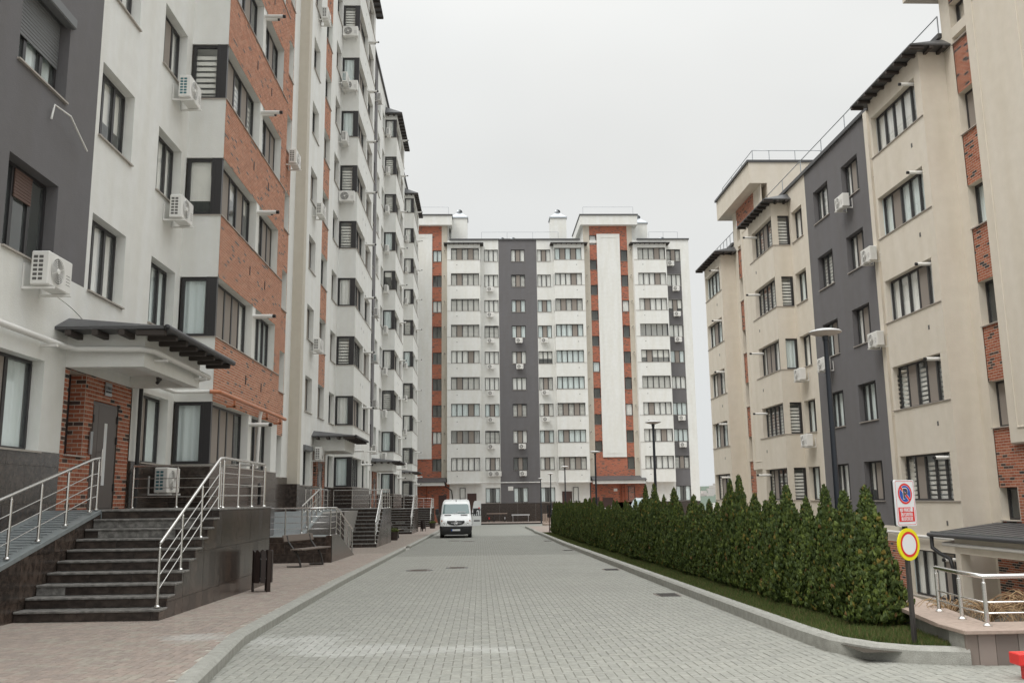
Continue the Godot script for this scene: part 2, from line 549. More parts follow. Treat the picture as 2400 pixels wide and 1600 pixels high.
func rect(u0: float, v0: float, u1: float, v1: float) -> PackedVector2Array:
	return PackedVector2Array([Vector2(u0, v0), Vector2(u1, v0), Vector2(u1, v1), Vector2(u0, v1)])

const ORANGE := [Color(0.64, 0.29, 0.18), Color(0.59, 0.25, 0.15), Color(0.67, 0.32, 0.205), Color(0.22, 0.165, 0.15)]
const RED := [Color(0.52, 0.175, 0.095), Color(0.45, 0.14, 0.075), Color(0.56, 0.21, 0.125), Color(0.06, 0.05, 0.052)]
const KEYS := ["brick_0", "brick_1", "brick_2", "brick_4"]

func bricks(parent: Node, t: Transform3D, u0: float, v0: float, u1: float, v1: float, holes: Array, cols: Array, most := 0, dark := 0.08, size := Vector2(0.205, 0.068)) -> void:
	var b := MB.new()
	var hs := []
	for h in holes: hs.append([h[0], h[1], h[2], h[3], 0])
	wall(parent, "mortar_bed", t, u0, v0, u1, v1, hs, M.mortar)
	var w := [0.35, 0.7, 1.0 - dark, 1.0]
	pieces(parent, "brick", t, rect(u0, v0, u1, v1), holes, size.x, size.y, 0.017, 0.004, 0.5, KEYS, w, most, cols)

# a projecting bay: bands of wall between rows of windows. wins: [u0, u1, panes]; glazed: -1 / 1 when that side has a window too
func bay(parent: Node, t: Transform3D, u0: float, u1: float, d: float, wins: Array, rows: Array, h: float, v_bot: float, v_top: float, glazed: int, front := "cream", screens := [1, 3], bottom_m := "") -> void:   # front: the plaster
	var b := MB.new()
	var marks := [v_bot]
	for r in rows: marks.append_array([r, r + h])
	marks.append(v_top)
	for k in range(0, marks.size(), 2):
		if marks[k + 1] - marks[k] < 0.02: continue
		if bottom_m and k == 0: continue
		b.box(Vector3(u0, marks[k], -0.1), Vector3(u1, marks[k + 1], d), t)
	# solid parts of the front between the windows
	var x := u0
	for w in wins + [[u1, u1, 0]]:
		if w[0] - x > 0.02:
			for r in rows: b.box(Vector3(x, r, d - 0.3), Vector3(w[0], r + h, d - 0.003), t)
		x = w[1]
	for s in [-1, 1]:
		if s == glazed: continue
		var e := u0 if s < 0 else u1
		for r in rows: b.box(Vector3(e + 0.002 if s < 0 else e - 0.25, r, -0.1), Vector3(e + 0.25 if s < 0 else e - 0.002, r + h, d - 0.301), t)
	put(parent, "bay_wall", b.mesh(), M[front])
	var sb := MB.new()
	for r in rows:
		sb.box(Vector3(u0 - (0.03 if glazed < 0 else -0.02), r - 0.005, 0.0), Vector3(u1 + (0.03 if glazed > 0 else -0.02), r + 0.018, d + 0.035), t)
	put(parent, "bay_sill", sb.mesh(), M.sill)
	for r in rows:
		var look := ""
		var q := rng.randf()
		look = "pleats" if q < 0.58 else "zebra" if q < 0.82 else "roller" if q < 0.92 else "none"
		for w in wins:
			var n: int = w[2]
			var sc := []
			for k in screens:
				if k < n and rng.randf() < 0.5: sc.append(k)
			window(parent, t, w[0] + 0.005, r + 0.02, w[1] - w[0] - 0.01, h - 0.025, n, 0.14 - d + (0.06 if glazed else 0.0), look, sc, false)
		if glazed:
			var e := u0 if glazed < 0 else u1
			var ts := t * Transform3D(Basis(Vector3(0, 0, 1), Vector3.UP, Vector3(-1, 0, 0)), Vector3(e, 0, 0)) if glazed < 0 else t * Transform3D(Basis(Vector3(0, 0, -1), Vector3.UP, Vector3(1, 0, 0)), Vector3(e, 0, 0))
			var w0 := 0.02 if glazed < 0 else -d + 0.1
			window(parent, ts, w0, r + 0.02, d - 0.12, h - 0.025, 1, 0.05, look if look != "none" else ["zebra", "none", "pleats", "none"][rng.randi() % 4], [], false, 0.075)
			var post := MB.new()
			if glazed < 0: post.box(Vector3(u0 + 0.01, r + 0.02, d - 0.2), Vector3(u0 + 0.12, r + h - 0.005, d - 0.02), t)
			else: post.box(Vector3(u1 - 0.12, r + 0.02, d - 0.2), Vector3(u1 - 0.01, r + h - 0.005, d - 0.02), t)
			put(parent, "corner_post", post.mesh(), M.frame)

# a small lean-to roof with rafter tails
func eaves(parent: Node, t: Transform3D, u0: float, u1: float, d: float, v_wall: float, v_eave: float, over: float, step := 0.6, gutter := false) -> void:
	var b := MB.new()
	var a0 := u0 - over
	var a1 := u1 + over
	var z1 := d + over
	var th := 0.05
	b.quad(t * Vector3(a0, v_eave, z1), t * Vector3(a1, v_eave, z1), t * Vector3(a1 - over, v_wall, 0), t * Vector3(a0 + over, v_wall, 0))
	b.quad(t * Vector3(a0, v_eave, z1), t * Vector3(a0 + over, v_wall, 0), t * Vector3(a0, v_eave, 0), t * Vector3(a0, v_eave, 0))
	b.quad(t * Vector3(a1, v_eave, z1), t * Vector3(a1, v_eave, 0), t * Vector3(a1, v_eave, 0), t * Vector3(a1 - over, v_wall, 0))
	b.box(Vector3(a0, v_eave - th, 0), Vector3(a1, v_eave - 0.002, z1), t)
	var o := put(parent, "roof_slab", b.mesh(), M.coping)
	var n := int((a1 - a0) / step)
	var rb := MB.new()
	rb.bbox(Vector3(-0.05, -0.1, 0), Vector3(0.05, 0, over), 0.01)
	var rm := rb.mesh()
	for k in n + 1: put(parent, "rafter", rm, M.wood, t * at(lerpf(a0 + 0.08, a1 - 0.08, float(k) / n), v_eave - th - 0.002, d + 0.002))
	var m := int(d / step) + 1
	for s in [-1, 1]:
		for k in m:
			var bt := Transform3D(Basis(Vector3(0, 0, 1), Vector3.UP, Vector3(-1, 0, 0)), Vector3(u0, v_eave - th - 0.002, d * (k + 0.5) / m)) if s < 0 else Transform3D(Basis(Vector3(0, 0, -1), Vector3.UP, Vector3(1, 0, 0)), Vector3(u1, v_eave - th - 0.002, d * (k + 0.5) / m))
			put(parent, "rafter", rm, M.wood, t * bt)
	if gutter:
		var g := MB.new()
		g.tube([t * Vector3(a0 - 0.02, v_eave - 0.03, z1 + 0.045), t * Vector3(a1 + 0.02, v_eave - 0.03, z1 + 0.045)], 0.055, 8)
		put(o, "gutter", g.mesh(), M.tin)

func flue(parent: Node, t: Transform3D, u: float, v: float, z: float, l := 0.62) -> void:
	if not cache.has("flue"):
		var b := MB.new()
		b.tube([Vector3(0, 0, 0), Vector3(0, 0, 0.62)], 0.055, 10)
		cache["flue"] = b.mesh()
		var c := MB.new()
		c.lathe([Vector2(0.001, 0), Vector2(0.045, 0), Vector2(0.05, 0.09), Vector2(0.03, 0.1), Vector2(0.001, 0.1)], 10, Transform3D(Basis(Vector3.RIGHT, PI / 2), Vector3.ZERO))
		cache["flue_tip"] = c.mesh()
	var o := put(parent, "flue_pipe", cache["flue"], M.white, t * Transform3D(Basis().scaled(Vector3(1, 1, l / 0.62)), Vector3(u, v, z)))
	put(o, "tip", cache["flue_tip"], M.black, at(0, 0, 0.62))

var ac_parts := []
func ac_meshes() -> void:
	var b := MB.new()
	b.bbox(Vector3(0, 0, 0), Vector3(0.80, 0.54, 0.28), 0.018)
	var dk := MB.new()   # the fan's well
	dk.lathe([Vector2(0.001, 0.0), Vector2(0.205, 0.0)], 28, Transform3D(Basis(Vector3.RIGHT, -PI / 2).rotated(Vector3.RIGHT, PI), Vector3(0.29, 0.27, 0.283)))
	var gr := MB.new()
	for k in 6:
		var r := 0.045 + 0.033 * k
		var ring := []
		for i in 25: ring.append(Vector3(0.29 + r * cos(TAU * i / 24), 0.27 + r * sin(TAU * i / 24), 0.292))
		gr.tube(ring, 0.006, 5, -1, false)
	for i in 4:
		var w := TAU * i / 4 + 0.4
		gr.tube([Vector3(0.29, 0.27, 0.294), Vector3(0.29 + 0.21 * cos(w), 0.27 + 0.21 * sin(w), 0.292)], 0.005, 5)
	gr.lathe([Vector2(0.001, 0.014), Vector2(0.045, 0.01), Vector2(0.05, 0.0)], 16, Transform3D(Basis(Vector3.RIGHT, PI / 2), Vector3(0.29, 0.27, 0.296)))
	var sg := MB.new()   # openings of the end grille
	for i in 2:
		for j in 6: sg.quad(Vector3(-0.003, 0.07 + j * 0.07, 0.04 + i * 0.085), Vector3(-0.003, 0.07 + j * 0.07, 0.105 + i * 0.085), Vector3(-0.003, 0.115 + j * 0.07, 0.105 + i * 0.085), Vector3(-0.003, 0.115 + j * 0.07, 0.04 + i * 0.085))
	var br := MB.new()
	br.box(Vector3(-0.015, -0.05, -0.14), Vector3(0.025, -0.012, 0.34))
	br.box(Vector3(-0.015, -0.05, -0.16), Vector3(0.025, 0.36, -0.135))
	var pn := MB.new()
	for k in 4: pn.box(Vector3(0.6, 0.13 + k * 0.05, 0.279), Vector3(0.73, 0.136 + k * 0.05, 0.284))
	ac_parts = [b.mesh(), dk.mesh(), gr.mesh(), sg.mesh(), br.mesh(), pn.mesh()]

# wall-hung outdoor unit; u, v is the lower left corner of the casing on the facade t
func ac(t: Transform3D, u: float, v: float, label: String, group: String, teal := false, flip := false) -> void:
	var o := thing("air_conditioner", label, "air conditioner", Vector3.ZERO, 0, group)
	o.transform = t * at(u, v, 0.165)
	put(o, "casing", ac_parts[0], M.white)
	put(o, "fan_well", ac_parts[1], M.ac_dark)
	put(o, "fan_grille", ac_parts[2], M.white)
	put(o, "end_grille", ac_parts[3], M.ac_teal if teal else M.ac_dark)
	put(o, "louvre", ac_parts[5], M.ac_dark)
	for x in [0.1, 0.68]: put(o, "bracket", ac_parts[4], M.white, at(x, 0, 0))

# a run of steel railing along floor points; posts stand at the points
func railing(parent: Node, pts: Array, high := 0.85, bars := 3, ends := true) -> Node3D:
	var o := Node3D.new()
	o.name = "handrail"
	parent.add_child(o, true)
	var top := []
	for p in pts: top.append(p + Vector3.UP * high)
	var b := MB.new()
	b.tube(top, 0.024, 10)
	put(o, "top_rail", b.mesh(), M.steel)
	for k in bars:
		var c := MB.new()
		var row := []
		for p in pts: row.append(p + Vector3.UP * high * (0.26 + 0.22 * k))
		c.tube(row, 0.009, 6)
		put(o, "bar", c.mesh(), M.steel)
	if not cache.has("post %.2f" % high):
		var d := MB.new()
		d.lathe([Vector2(0.042, 0.0), Vector2(0.042, 0.012), Vector2(0.021, 0.03), Vector2(0.021, high - 0.06), Vector2(0.012, high - 0.05), Vector2(0.012, high)], 10)
		cache["post %.2f" % high] = d.mesh()
	for p in pts: put(o, "post", cache["post %.2f" % high], M.steel, at(p.x, p.y, p.z))
	return o

func spread(a: Vector3, b: Vector3, n: int) -> Array:
	var r := []
	for k in n: r.append(a.lerp(b, float(k) / (n - 1)))
	return r

# ---------------------------------------------------------------- ground
func hs(d: float) -> float: return -(1.36 + 0.015 * d if d < 40 else 1.96 + 0.0102 * (minf(d, 100.0) - 40))   # pavement level at distance d
func road_y(d: float) -> float: return hs(d) - 0.12

# ---------------------------------------------------------------- the long block on the left, four stepped sections
func holes_of(cols: Array, rows: Array, h: float) -> Array:
	var r := []
	for c in cols:
		for v in rows: r.append([c[0], v, c[1], v + h])
	return r

func rows_from(l: float, k0: int, k1: int) -> Array:
	var r := []
	for k in range(k0, k1 + 1): r.append(l + 3.0 * k)
	return r

func reveals(o: Node, t: Transform3D, holes: Array, z: float, m: Material) -> void:
	for h in holes:
		var b := MB.new()
		inward(b, t, h, z, -0.3)
		put(o, "reveal", b.mesh(), m)

func fill(parent: Node, t: Transform3D, holes: Array, panes: int, deep := 0.2, screens := [1]) -> void:
	for h in holes:
		var sc := []
		for k in screens:
			if rng.randf() < 0.55: sc.append(k)
		window(parent, t, h[0], h[1], h[2] - h[0], h[3] - h[1], panes, deep, "", sc)

const LX := -7.15
const LB := 0.89
const WH := 1.47

func left_section(no: int, z0: float, z1: float, zb: float, l: float, kmax: int, label: String) -> Node3D:
	var o := thing("apartment_building", label, "building", Vector3.ZERO, 0, "stepped sections of the left block")
	var t := face_left(LX)
	var odd := no % 2 == 1
	var top := l + 27.2
	var fl := l - 3.96
	var gf := l - 3.0
	var rows := rows_from(l, 0, kmax)
	var all := rows_from(l, -1, kmax)
	var deep := 0.2
	var ent := [zb - 5.53, fl - 0.3, zb - 2.5, l - 1.52, 0]
	var bay_end := zb + 6.76
	# window columns of the flat wall
	var ca := [zb - 4.9, zb - 3.32]
	var cb := [zb - 1.9, zb - 0.36]
	var base := fl - 2.6
	if odd:
		var g0 := zb - 11.55
		var g1 := zb - 5.05
		var cg := [[zb - 10.95, zb - 9.35], [zb - 7.87, zb - 6.27]]
		var hg := holes_of(cg, rows, WH)
		wall(o, "grey_wall", t, maxf(g0, z0), l, g1, top, hg, M.grey)
		fill(o, t, hg, 3, deep)
		var hc := holes_of([ca, cb], rows, WH)
		wall(o, "wall", t, g1, l, zb, top, hc, M.cream)
		fill(o, t, hc, 3, deep)
		var hb := holes_of(cg + [cb], [gf], WH)
		wall(o, "ground_floor_wall", t, z0, gf, zb, l, hb + [ent], M.cream)
		fill(o, t, hb, 2, deep, [0])
		if z0 < g0: wall(o, "wall", t, z0, l, g0, top, [], M.cream)
	else:
		var cz := [zb - 7.7, zb - 6.2]
		var hc := holes_of([cz, cb], rows, WH)
		wall(o, "wall", t, z0, l, ca[0] + 0.1, top, hc, M.cream)
		wall(o, "wall", t, ca[1] + 0.1, l, zb, top, hc, M.cream)
		fill(o, t, hc, 2, deep)
		var hs_ := holes_of([[ca[0] + 0.1, ca[1] + 0.1]], rows, WH)
		for k in rows.size():
			var v0: float = rows[k] + WH
			var v1: float = rows[k + 1] if k + 1 < rows.size() else top
			bricks(o, t, ca[0] + 0.1, v0, ca[1] + 0.1, v1, [], ORANGE)
		reveals(o, t, hs_, 0.0, M.cream)
		fill(o, t, hs_, 2, deep)
		var hb := holes_of([cz, cb], [gf], WH)
		wall(o, "ground_floor_wall", t, z0, gf, zb, l, hb + [ent], M.cream)
		fill(o, t, hb, 2, deep, [0])
		# the shallow fin where this section steps out of the last one
		var pb := MB.new()
		pb.box(Vector3(z0, gf, -0.2), Vector3(z0 + 0.5, top, 0.38), t)
		put(o, "pilaster", pb.mesh(), M.beige)
		var pg := MB.new()
		pg.box(Vector3(z0 - 0.01, base, -0.2), Vector3(z0 + 0.51, gf - 0.002, 0.39), t)
		put(o, "pilaster_base", pg.mesh(), M.granite)
	# plinth tiles
	var pb0 := MB.new()
	for r in [[z0, ent[0]], [ent[2], zb]]: plane(pb0, t, r[0], base, r[1], gf, 0.0)
	put(o, "plinth", pb0.mesh(), M.joint)
	for r in [[z0, ent[0]], [ent[2], zb]]:
		pieces(o, "plinth_tile", t, rect(r[0], base, r[1], gf - 0.004), [], 1.2, 0.6, 0.006, 0.012, 0.5, ["granite", "granite_b", "granite_c"], [0.4, 0.75, 1.0], 60)
	# entrance: brick round a small window and a steel door
	var d0 := zb - 4.27
	var d1 := zb - 3.1
	var dh := fl + 2.0
	var w0 := zb - 5.32
	var w1 := zb - 4.62
	var eh := [[w0, gf, w1, l - 1.53], [d0, fl - 0.3, d1, dh]]
	bricks(o, t * at(0, 0, -0.02), ent[0], fl - 0.3, ent[2], l - 1.52, eh, RED, 280 if no == 1 else 0, 0.13, Vector2(0.205, 0.0765))
	var jb := MB.new()
	inward(jb, t, [w0, gf, w1, l - 1.53], -0.02, -0.36)
	put(o, "window_reveal", jb.mesh(), M.mortar)
	var jt := t * Transform3D(Basis(Vector3(0, 0, 1), Vector3.UP, Vector3(-1, 0, 0)), Vector3(w1, 0, 0))
	pieces(o, "brick", jt, rect(-0.34, gf, -0.03, l - 1.53), [], 0.205, 0.0765, 0.015, 0.006, 0.5, KEYS, [0.3, 0.6, 0.85, 1.0], 60 if no == 1 else 0, RED)
	window(o, t, w0, gf, w1 - w0, l - 1.53 - gf, 1, 0.3, "none", [], true)
	var door := MB.new()
	door.bbox(Vector3(d0, fl, -0.12), Vector3(d1, dh, -0.035), 0.006, t)
	var dn := put(o, "door", door.mesh(), M.door)
	var leaf := MB.new()
	leaf.bbox(Vector3(d0 + 0.27, fl + 0.02, -0.05), Vector3(d1 - 0.05, dh - 0.07, -0.022), 0.005, t)
	leaf.bbox(Vector3(d0 + 0.05, fl + 0.02, -0.05), Vector3(d0 + 0.262, dh - 0.07, -0.022), 0.005, t)
	put(dn, "door_leaf", leaf.mesh(), M.door)
	var pane := MB.new()
	pane.box(Vector3(d0 + 0.55, fl + 0.45, -0.021), Vector3(d0 + 0.68, dh - 0.38, -0.016), t)
	put(dn, "door_light", pane.mesh(), M.sign_white)
	var grip := MB.new()
	grip.tube([t * Vector3(d0 + 0.36, fl + 0.62, 0.05), t * Vector3(d0 + 0.36, fl + 1.12, 0.05)], 0.014, 8)
	for y in [0.66, 1.06]: grip.tube([t * Vector3(d0 + 0.36, fl + y, -0.03), t * Vector3(d0 + 0.36, fl + y, 0.05)], 0.01, 6)
	put(dn, "handle", grip.mesh(), M.steel)
	var hinge := MB.new()
	for y in [0.35, 1.25, 1.65]: hinge.box(Vector3(d1 - 0.06, fl + y, -0.03), Vector3(d1 - 0.015, fl + y + 0.14, 0.0), t)
	for y in [1.2, 1.6]: hinge.box(Vector3(d0 + 0.01, fl + y, -0.03), Vector3(d0 + 0.05, fl + y + 0.14, 0.0), t)
	put(dn, "hinge", hinge.mesh(), M.black)
	var com := MB.new()
	com.bbox(Vector3(d0 - 0.13, fl + 1.0, 0.0), Vector3(d0 - 0.04, fl + 1.42, 0.035), 0.006, t)
	put(o, "intercom", com.mesh(), M.galvanised)
	# canopy box with a recessed soffit, and its roof
	var cx := 1.33
	var cv0 := l - 1.52
	var cv1 := l - 0.95
	var cz0: float = ent[0]
	var cz1: float = ent[2] + 0.05
	var cb_ := MB.new()
	cb_.box(Vector3(cz0, cv0, 0), Vector3(cz0 + 0.22, cv1, cx), t)
	cb_.box(Vector3(cz1 - 0.22, cv0, 0), Vector3(cz1, cv1, cx), t)
	cb_.box(Vector3(cz0 + 0.22, cv0, cx - 0.22), Vector3(cz1 - 0.22, cv1, cx), t)
	cb_.box(Vector3(cz0 + 0.22, cv0 + 0.22, 0), Vector3(cz1 - 0.22, cv1 - 0.01, cx - 0.22), t)
	put(o, "canopy", cb_.mesh(), M.cream)
	eaves(o, t, cz0, cz1, cx, l - 0.66, l - 0.9, 0.5, 0.55, true)
	# the bay
	var bd := LB
	var brows := rows_from(l, -1, kmax)
	bay(o, t, zb, bay_end, bd, [[zb, zb + 3.34, 5], [zb + 3.66, zb + 6.02, 4]], brows, WH, base, l + 25.9 if kmax >= 8 else top, -1, "cream", [1, 3, 2], "g")
	var gb := MB.new()
	gb.box(Vector3(zb, base, -0.1), Vector3(bay_end, gf - 0.004, bd), t)
	put(o, "bay_base", gb.mesh(), M.joint)
	var gside := t * Transform3D(Basis(Vector3(0, 0, 1), Vector3.UP, Vector3(-1, 0, 0)), Vector3(zb, 0, 0))
	pieces(o, "plinth_tile", gside, rect(0, base, bd, gf - 0.006), [], 0.9, 0.6, 0.006, 0.012, 0.0, ["granite_b", "granite"], [0.6, 1.0], 60)
	pieces(o, "plinth_tile", t * at(0, 0, bd), rect(zb, base, bay_end, gf - 0.006), [], 1.2, 0.6, 0.006, 0.012, 0.5, ["granite_c", "granite"], [0.5, 1.0], 60)
	if no == 1:   # brick on the front of the first bay only
		for k in brows.size():
			var v0: float = brows[k] + WH
			var v1: float = brows[k + 1] - 0.006 if k + 1 < brows.size() else minf(top, v0 + 1.53)
			bricks(o, t * at(0, 0, bd + 0.004), zb, v0, bay_end, v1, [], ORANGE, 0, 0.045)
			if k > 0: bricks(o, t * at(0, 0, bd + 0.002), zb + 6.03, brows[k] + 0.02, bay_end, v0, [], ORANGE, 0, 0.045)
			for x in [1.6, 3.3]:
				var slot := MB.new()
				slot.box(Vector3(zb + x + 1.2, v0 + 0.75, bd + 0.012), Vector3(zb + x + 1.26, v0 + 1.0, bd + 0.022), t)
				put(o, "wall_slot", slot.mesh(), M.black)
	else:
		for k in brows.size():
			for x in [2.4, 3.4]:
				var slot := MB.new()
				slot.box(Vector3(zb + x, brows[k] - 0.75, bd - 0.01), Vector3(zb + x + 0.05, brows[k] - 0.6, bd + 0.004), t)
				put(o, "wall_slot", slot.mesh(), M.ac_dark)
	for k in brows.size():
		flue(o, t, zb + 3.42, brows[k] + 1.2, bd - 0.02, 0.55)
		flue(o, t, zb + 3.62, brows[k] + 1.22, bd - 0.02, 0.36)
	if kmax >= 8: eaves(o, t, zb, bay_end, bd, l + 26.5, l + 25.9, 0.42)
	# beyond the bay up to the next section
	var cn := [zb + 9.9, zb + 11.5]
	if z1 > bay_end:
		var nh := holes_of([cn], rows, WH)
		if no == 1:
			var e2 := zb + 11.56
			wall(o, "wall", t, e2, gf, z1, top, [], M.cream)
			wall(o, "ground_floor_wall", t, bay_end, gf, e2, l - 1.55, holes_of([cn], [gf], WH), M.cream)
			fill(o, t, holes_of([cn], [gf], WH), 2, deep)
			var high := l + 3.0 * kmax + 1.5
			bricks(o, t, bay_end + 2.6, l - 1.55, e2, high, nh, ORANGE, 0, 0.045)
			wall(o, "wall", t, bay_end, l - 1.55, bay_end + 2.6, top, [], M.cream)
			wall(o, "wall", t, bay_end + 2.6, high, e2, top, [], M.cream)
			reveals(o, t, nh, 0.006, M.cream)
		else:
			wall(o, "wall", t, bay_end, gf, z1, top, [], M.cream)
			nh = []
		fill(o, t, nh, 2, deep)
		var pp := MB.new()
		plane(pp, t, bay_end, base, z1, gf, 0.0)
		put(o, "plinth", pp.mesh(), M.joint)
		pieces(o, "plinth_tile", t, rect(bay_end, base, z1, gf - 0.004), [], 1.2, 0.6, 0.006, 0.012, 0.5, ["granite", "granite_c"], [0.4, 1.0], 60)
	# body behind the facade, roof, coping
	var body := MB.new()
	body.box(Vector3(z0 + 0.003, base, -14), Vector3(z1 - 0.003, top - 0.5, -1.7), t)
	put(o, "inner_wall", body.mesh(), M.room)
	var roof := MB.new()
	roof.box(Vector3(z0 + 0.002, top - 0.45, -14), Vector3(z1 - 0.002, top - 0.05, -0.003), t)
	put(o, "roof", roof.mesh(), M.cream)
	var cop := MB.new()
	cop.box(Vector3(z0, top - 0.05, -14.2), Vector3(z1 - 0.004, top + 0.07, 0.14), t)
	put(o, "coping", cop.mesh(), M.coping)
	var ends := MB.new()
	for e in [z0 + 0.001, z1 - 0.2]: ends.box(Vector3(e, base, -14), Vector3(e + 0.19, top - 0.45, -0.004), t)
	put(o, "end_wall", ends.mesh(), M.cream)
	return o

func left_block() -> void:
	var s1 := left_section(1, 3.0, 33.6, 21.05, 3.84, 6, "nearest left section with orange brick bay and dark grey wall strip")
	left_section(2, 33.6, 54.0, 44.28, 3.61, 8, "second left section with cream bays and narrow brick window strip")
	left_section(3, 54.0, 72.3, 65.2, 3.38, 8, "third left section with cream bay and grey strip, behind second canopy")
	left_section(4, 72.3, 97.6, 83.05, 3.2, 8, "farthest left section, its bay roof touching the end building")
	var t := face_left(LX)
	# roller shutter in the grey strip and a half-lowered one below it
	var sh := MB.new()
	for k in 15: sh.bbox(Vector3(13.24, 7.42 + k * 0.062, -0.19), Vector3(14.75, 7.48 + k * 0.062, -0.165), 0.008, t)
	sh.bbox(Vector3(13.12, 8.22, -0.1), Vector3(14.85, 8.42, 0.08), 0.02, t)
	put(s1, "roller_shutter", sh.mesh(), M.shutter)
	var sh2 := MB.new()
	for k in 9: sh2.bbox(Vector3(13.72, 4.78 + k * 0.052, -0.195), Vector3(14.26, 4.83 + k * 0.052, -0.17), 0.006, t)
	put(s1, "roller_shutter", sh2.mesh(), M.brown_shutter)
	# white gas pipe along the wall and round the canopy, and its orange branch on the bay
	var gp := MB.new()
	gp.tube([Vector3(-7.03, 2.66, -4), Vector3(-7.03, 2.62, -15.1), Vector3(-6.9, 2.61, -15.36), Vector3(-5.82, 2.6, -15.38), Vector3(-5.68, 2.6, -15.6), Vector3(-5.68, 2.56, -18.8)], 0.052, 10)
	gp.tube([Vector3(-5.68, 2.56, -18.8), Vector3(-5.9, 2.53, -18.9), Vector3(-7.0, 2.5, -18.95), Vector3(-7.03, 2.5, -20.7), Vector3(-6.9, 2.52, -20.92), Vector3(-6.3, 2.53, -20.94)], 0.045, 10)
	var pipe := put(s1, "gas_pipe", gp.mesh(), M.white)
	var br := MB.new()
	for q in [Vector3(-7.1, 2.55, -14.6), Vector3(-7.1, 2.57, -10.4)]: br.box(q - Vector3(0.05, 0.03, 0.03), q + Vector3(0.22, 0.01, 0.03))
	for q in [Vector3(-5.8, 2.5, -16.0), Vector3(-5.8, 2.48, -18.3)]: br.box(q - Vector3(0.02, 0.03, 0.03), q + Vector3(0.22, 0.01, 0.03))
	put(pipe, "clamp", br.mesh(), M.white)
	var op := MB.new()
	op.tube([Vector3(-6.3, 2.53, -20.94), Vector3(-6.1, 2.53, -21.05), Vector3(-6.08, 2.5, -28.1)], 0.05, 10)
	for q in [22.2, 25.6, 27.3]:
		op.box(Vector3(-6.25, 2.28, -q - 0.02), Vector3(-6.03, 2.33, -q + 0.02))
		op.box(Vector3(-6.08, 2.28, -q - 0.02), Vector3(-6.03, 2.45, -q + 0.02))
	put(s1, "orange_pipe", op.mesh(), M.orange)
	var dp := MB.new()
	dp.tube([Vector3(-6.12, 2.5, -25.2), Vector3(-6.16, 2.3, -25.2), Vector3(-6.2, 0.9, -25.2)], 0.05, 10)
	put(s1, "drop_pipe", dp.mesh(), M.white)
	var bp := MB.new()
	bp.tube([Vector3(-7.05, 2.9, -18.75), Vector3(-7.05, -0.1, -18.75)], 0.045, 8)
	bp.tube([Vector3(-6.12, -0.1, -25.3), Vector3(-6.12, 0.35, -25.3), Vector3(-6.05, 0.45, -25.0), Vector3(-6.0, 0.4, -24.8)], 0.045, 8)
	put(s1, "downpipe", bp.mesh(), M.black)
	var hose := MB.new()
	var hp := []
	for k in 15: hp.append(Vector3(-7.02 + 0.05 * sin(k * 0.4), 3.42 - 0.025 * k - 0.0012 * k * k, -14.35 - 0.2 * k))
	hose.tube(hp, 0.012, 6)
	put(s1, "drain_hose", hose.mesh(), M.white)
	var stub := MB.new()
	stub.tube([Vector3(-7.1, 6.3, -14.25), Vector3(-7.06, 6.55, -14.25), Vector3(-6.95, 6.5, -14.6), Vector3(-6.98, 6.38, -14.95), Vector3(-7.0, 6.2, -15.4)], 0.018, 6)
	put(s1, "loose_hose", stub.mesh(), M.white)
	# entrance plate with the stair's name, and a camera under the canopy
	var pl := MB.new()
	pl.bbox(Vector3(17.2, 2.02, 0.0), Vector3(17.5, 2.27, 0.014), 0.004, t)
	var plate := put(s1, "name_plate", pl.mesh(), M.galvanised)
	words(plate, "SCARA 8", t * at(17.35, 2.17, 0.016), 0.06, M.lettering, 0.27)
	words(plate, "APARTAMENTE", t * at(17.35, 2.1, 0.016), 0.035, M.lettering, 0.27)
	var cam := MB.new()
	cam.lathe([Vector2(0.001, 0), Vector2(0.05, 0.01), Vector2(0.06, 0.06), Vector2(0.06, 0.075)], 12, at(-6.5, 2.42, -18.2))
	cam.tube([Vector3(-6.5, 2.43, -18.2), Vector3(-6.46, 2.36, -18.0)], 0.035, 10)
	put(s1, "security_camera", cam.mesh(), M.ac_dark)
	# white risers beside the farther entrances
	for e in [[44.28, 3.61], [65.2, 3.38], [83.05, 3.2]]:
		var parent := get_node(["apartment_building_001", "apartment_building_002", "apartment_building_003"][[44.28, 65.2, 83.05].find(e[0])])
		var r := MB.new()
		var q: float = e[0]
		var l: float = e[1]
		r.tube([Vector3(-6.1, l - 3.0, -q - 3.5), Vector3(-6.1, l - 1.1, -q - 3.5), Vector3(-5.6, l - 1.1, -q - 3.9)], 0.06, 8)
		put(parent, "white_riser", r.mesh(), M.white)
		r = MB.new()
		r.tube([Vector3(-7.0, l - 1.25, -q - 0.2), Vector3(-5.7, l - 1.25, -q + 0.1)], 0.05, 8)
		put(parent, "white_pipe", r.mesh(), M.white)
		var sbx := MB.new()
		sbx.bbox(Vector3(q - 7.75, l - 1.6, -0.12), Vector3(q - 6.15, l - 1.38, 0.1), 0.02, t)
		if q < 50: put(parent, "shutter_box", sbx.mesh(), M.shutter)

func words(parent: Node, s: String, t: Transform3D, high: float, m: Material, widest := 0.0, bold := true) -> void:
	var f := SystemFont.new()
	f.font_names = PackedStringArray(["Droid Sans"])
	f.font_weight = 700 if bold else 400
	var x := TextMesh.new()
	x.text = s
	x.font = f
	x.font_size = 64
	x.pixel_size = high / 46.0
	x.depth = 0.002
	var o := put(parent, "lettering", x, m, t)
	if widest > 0:
		var w := x.get_aabb().size.x
		if w > widest: o.transform = t * Transform3D(Basis().scaled(Vector3(widest / w, 1, 1)), Vector3.ZERO)

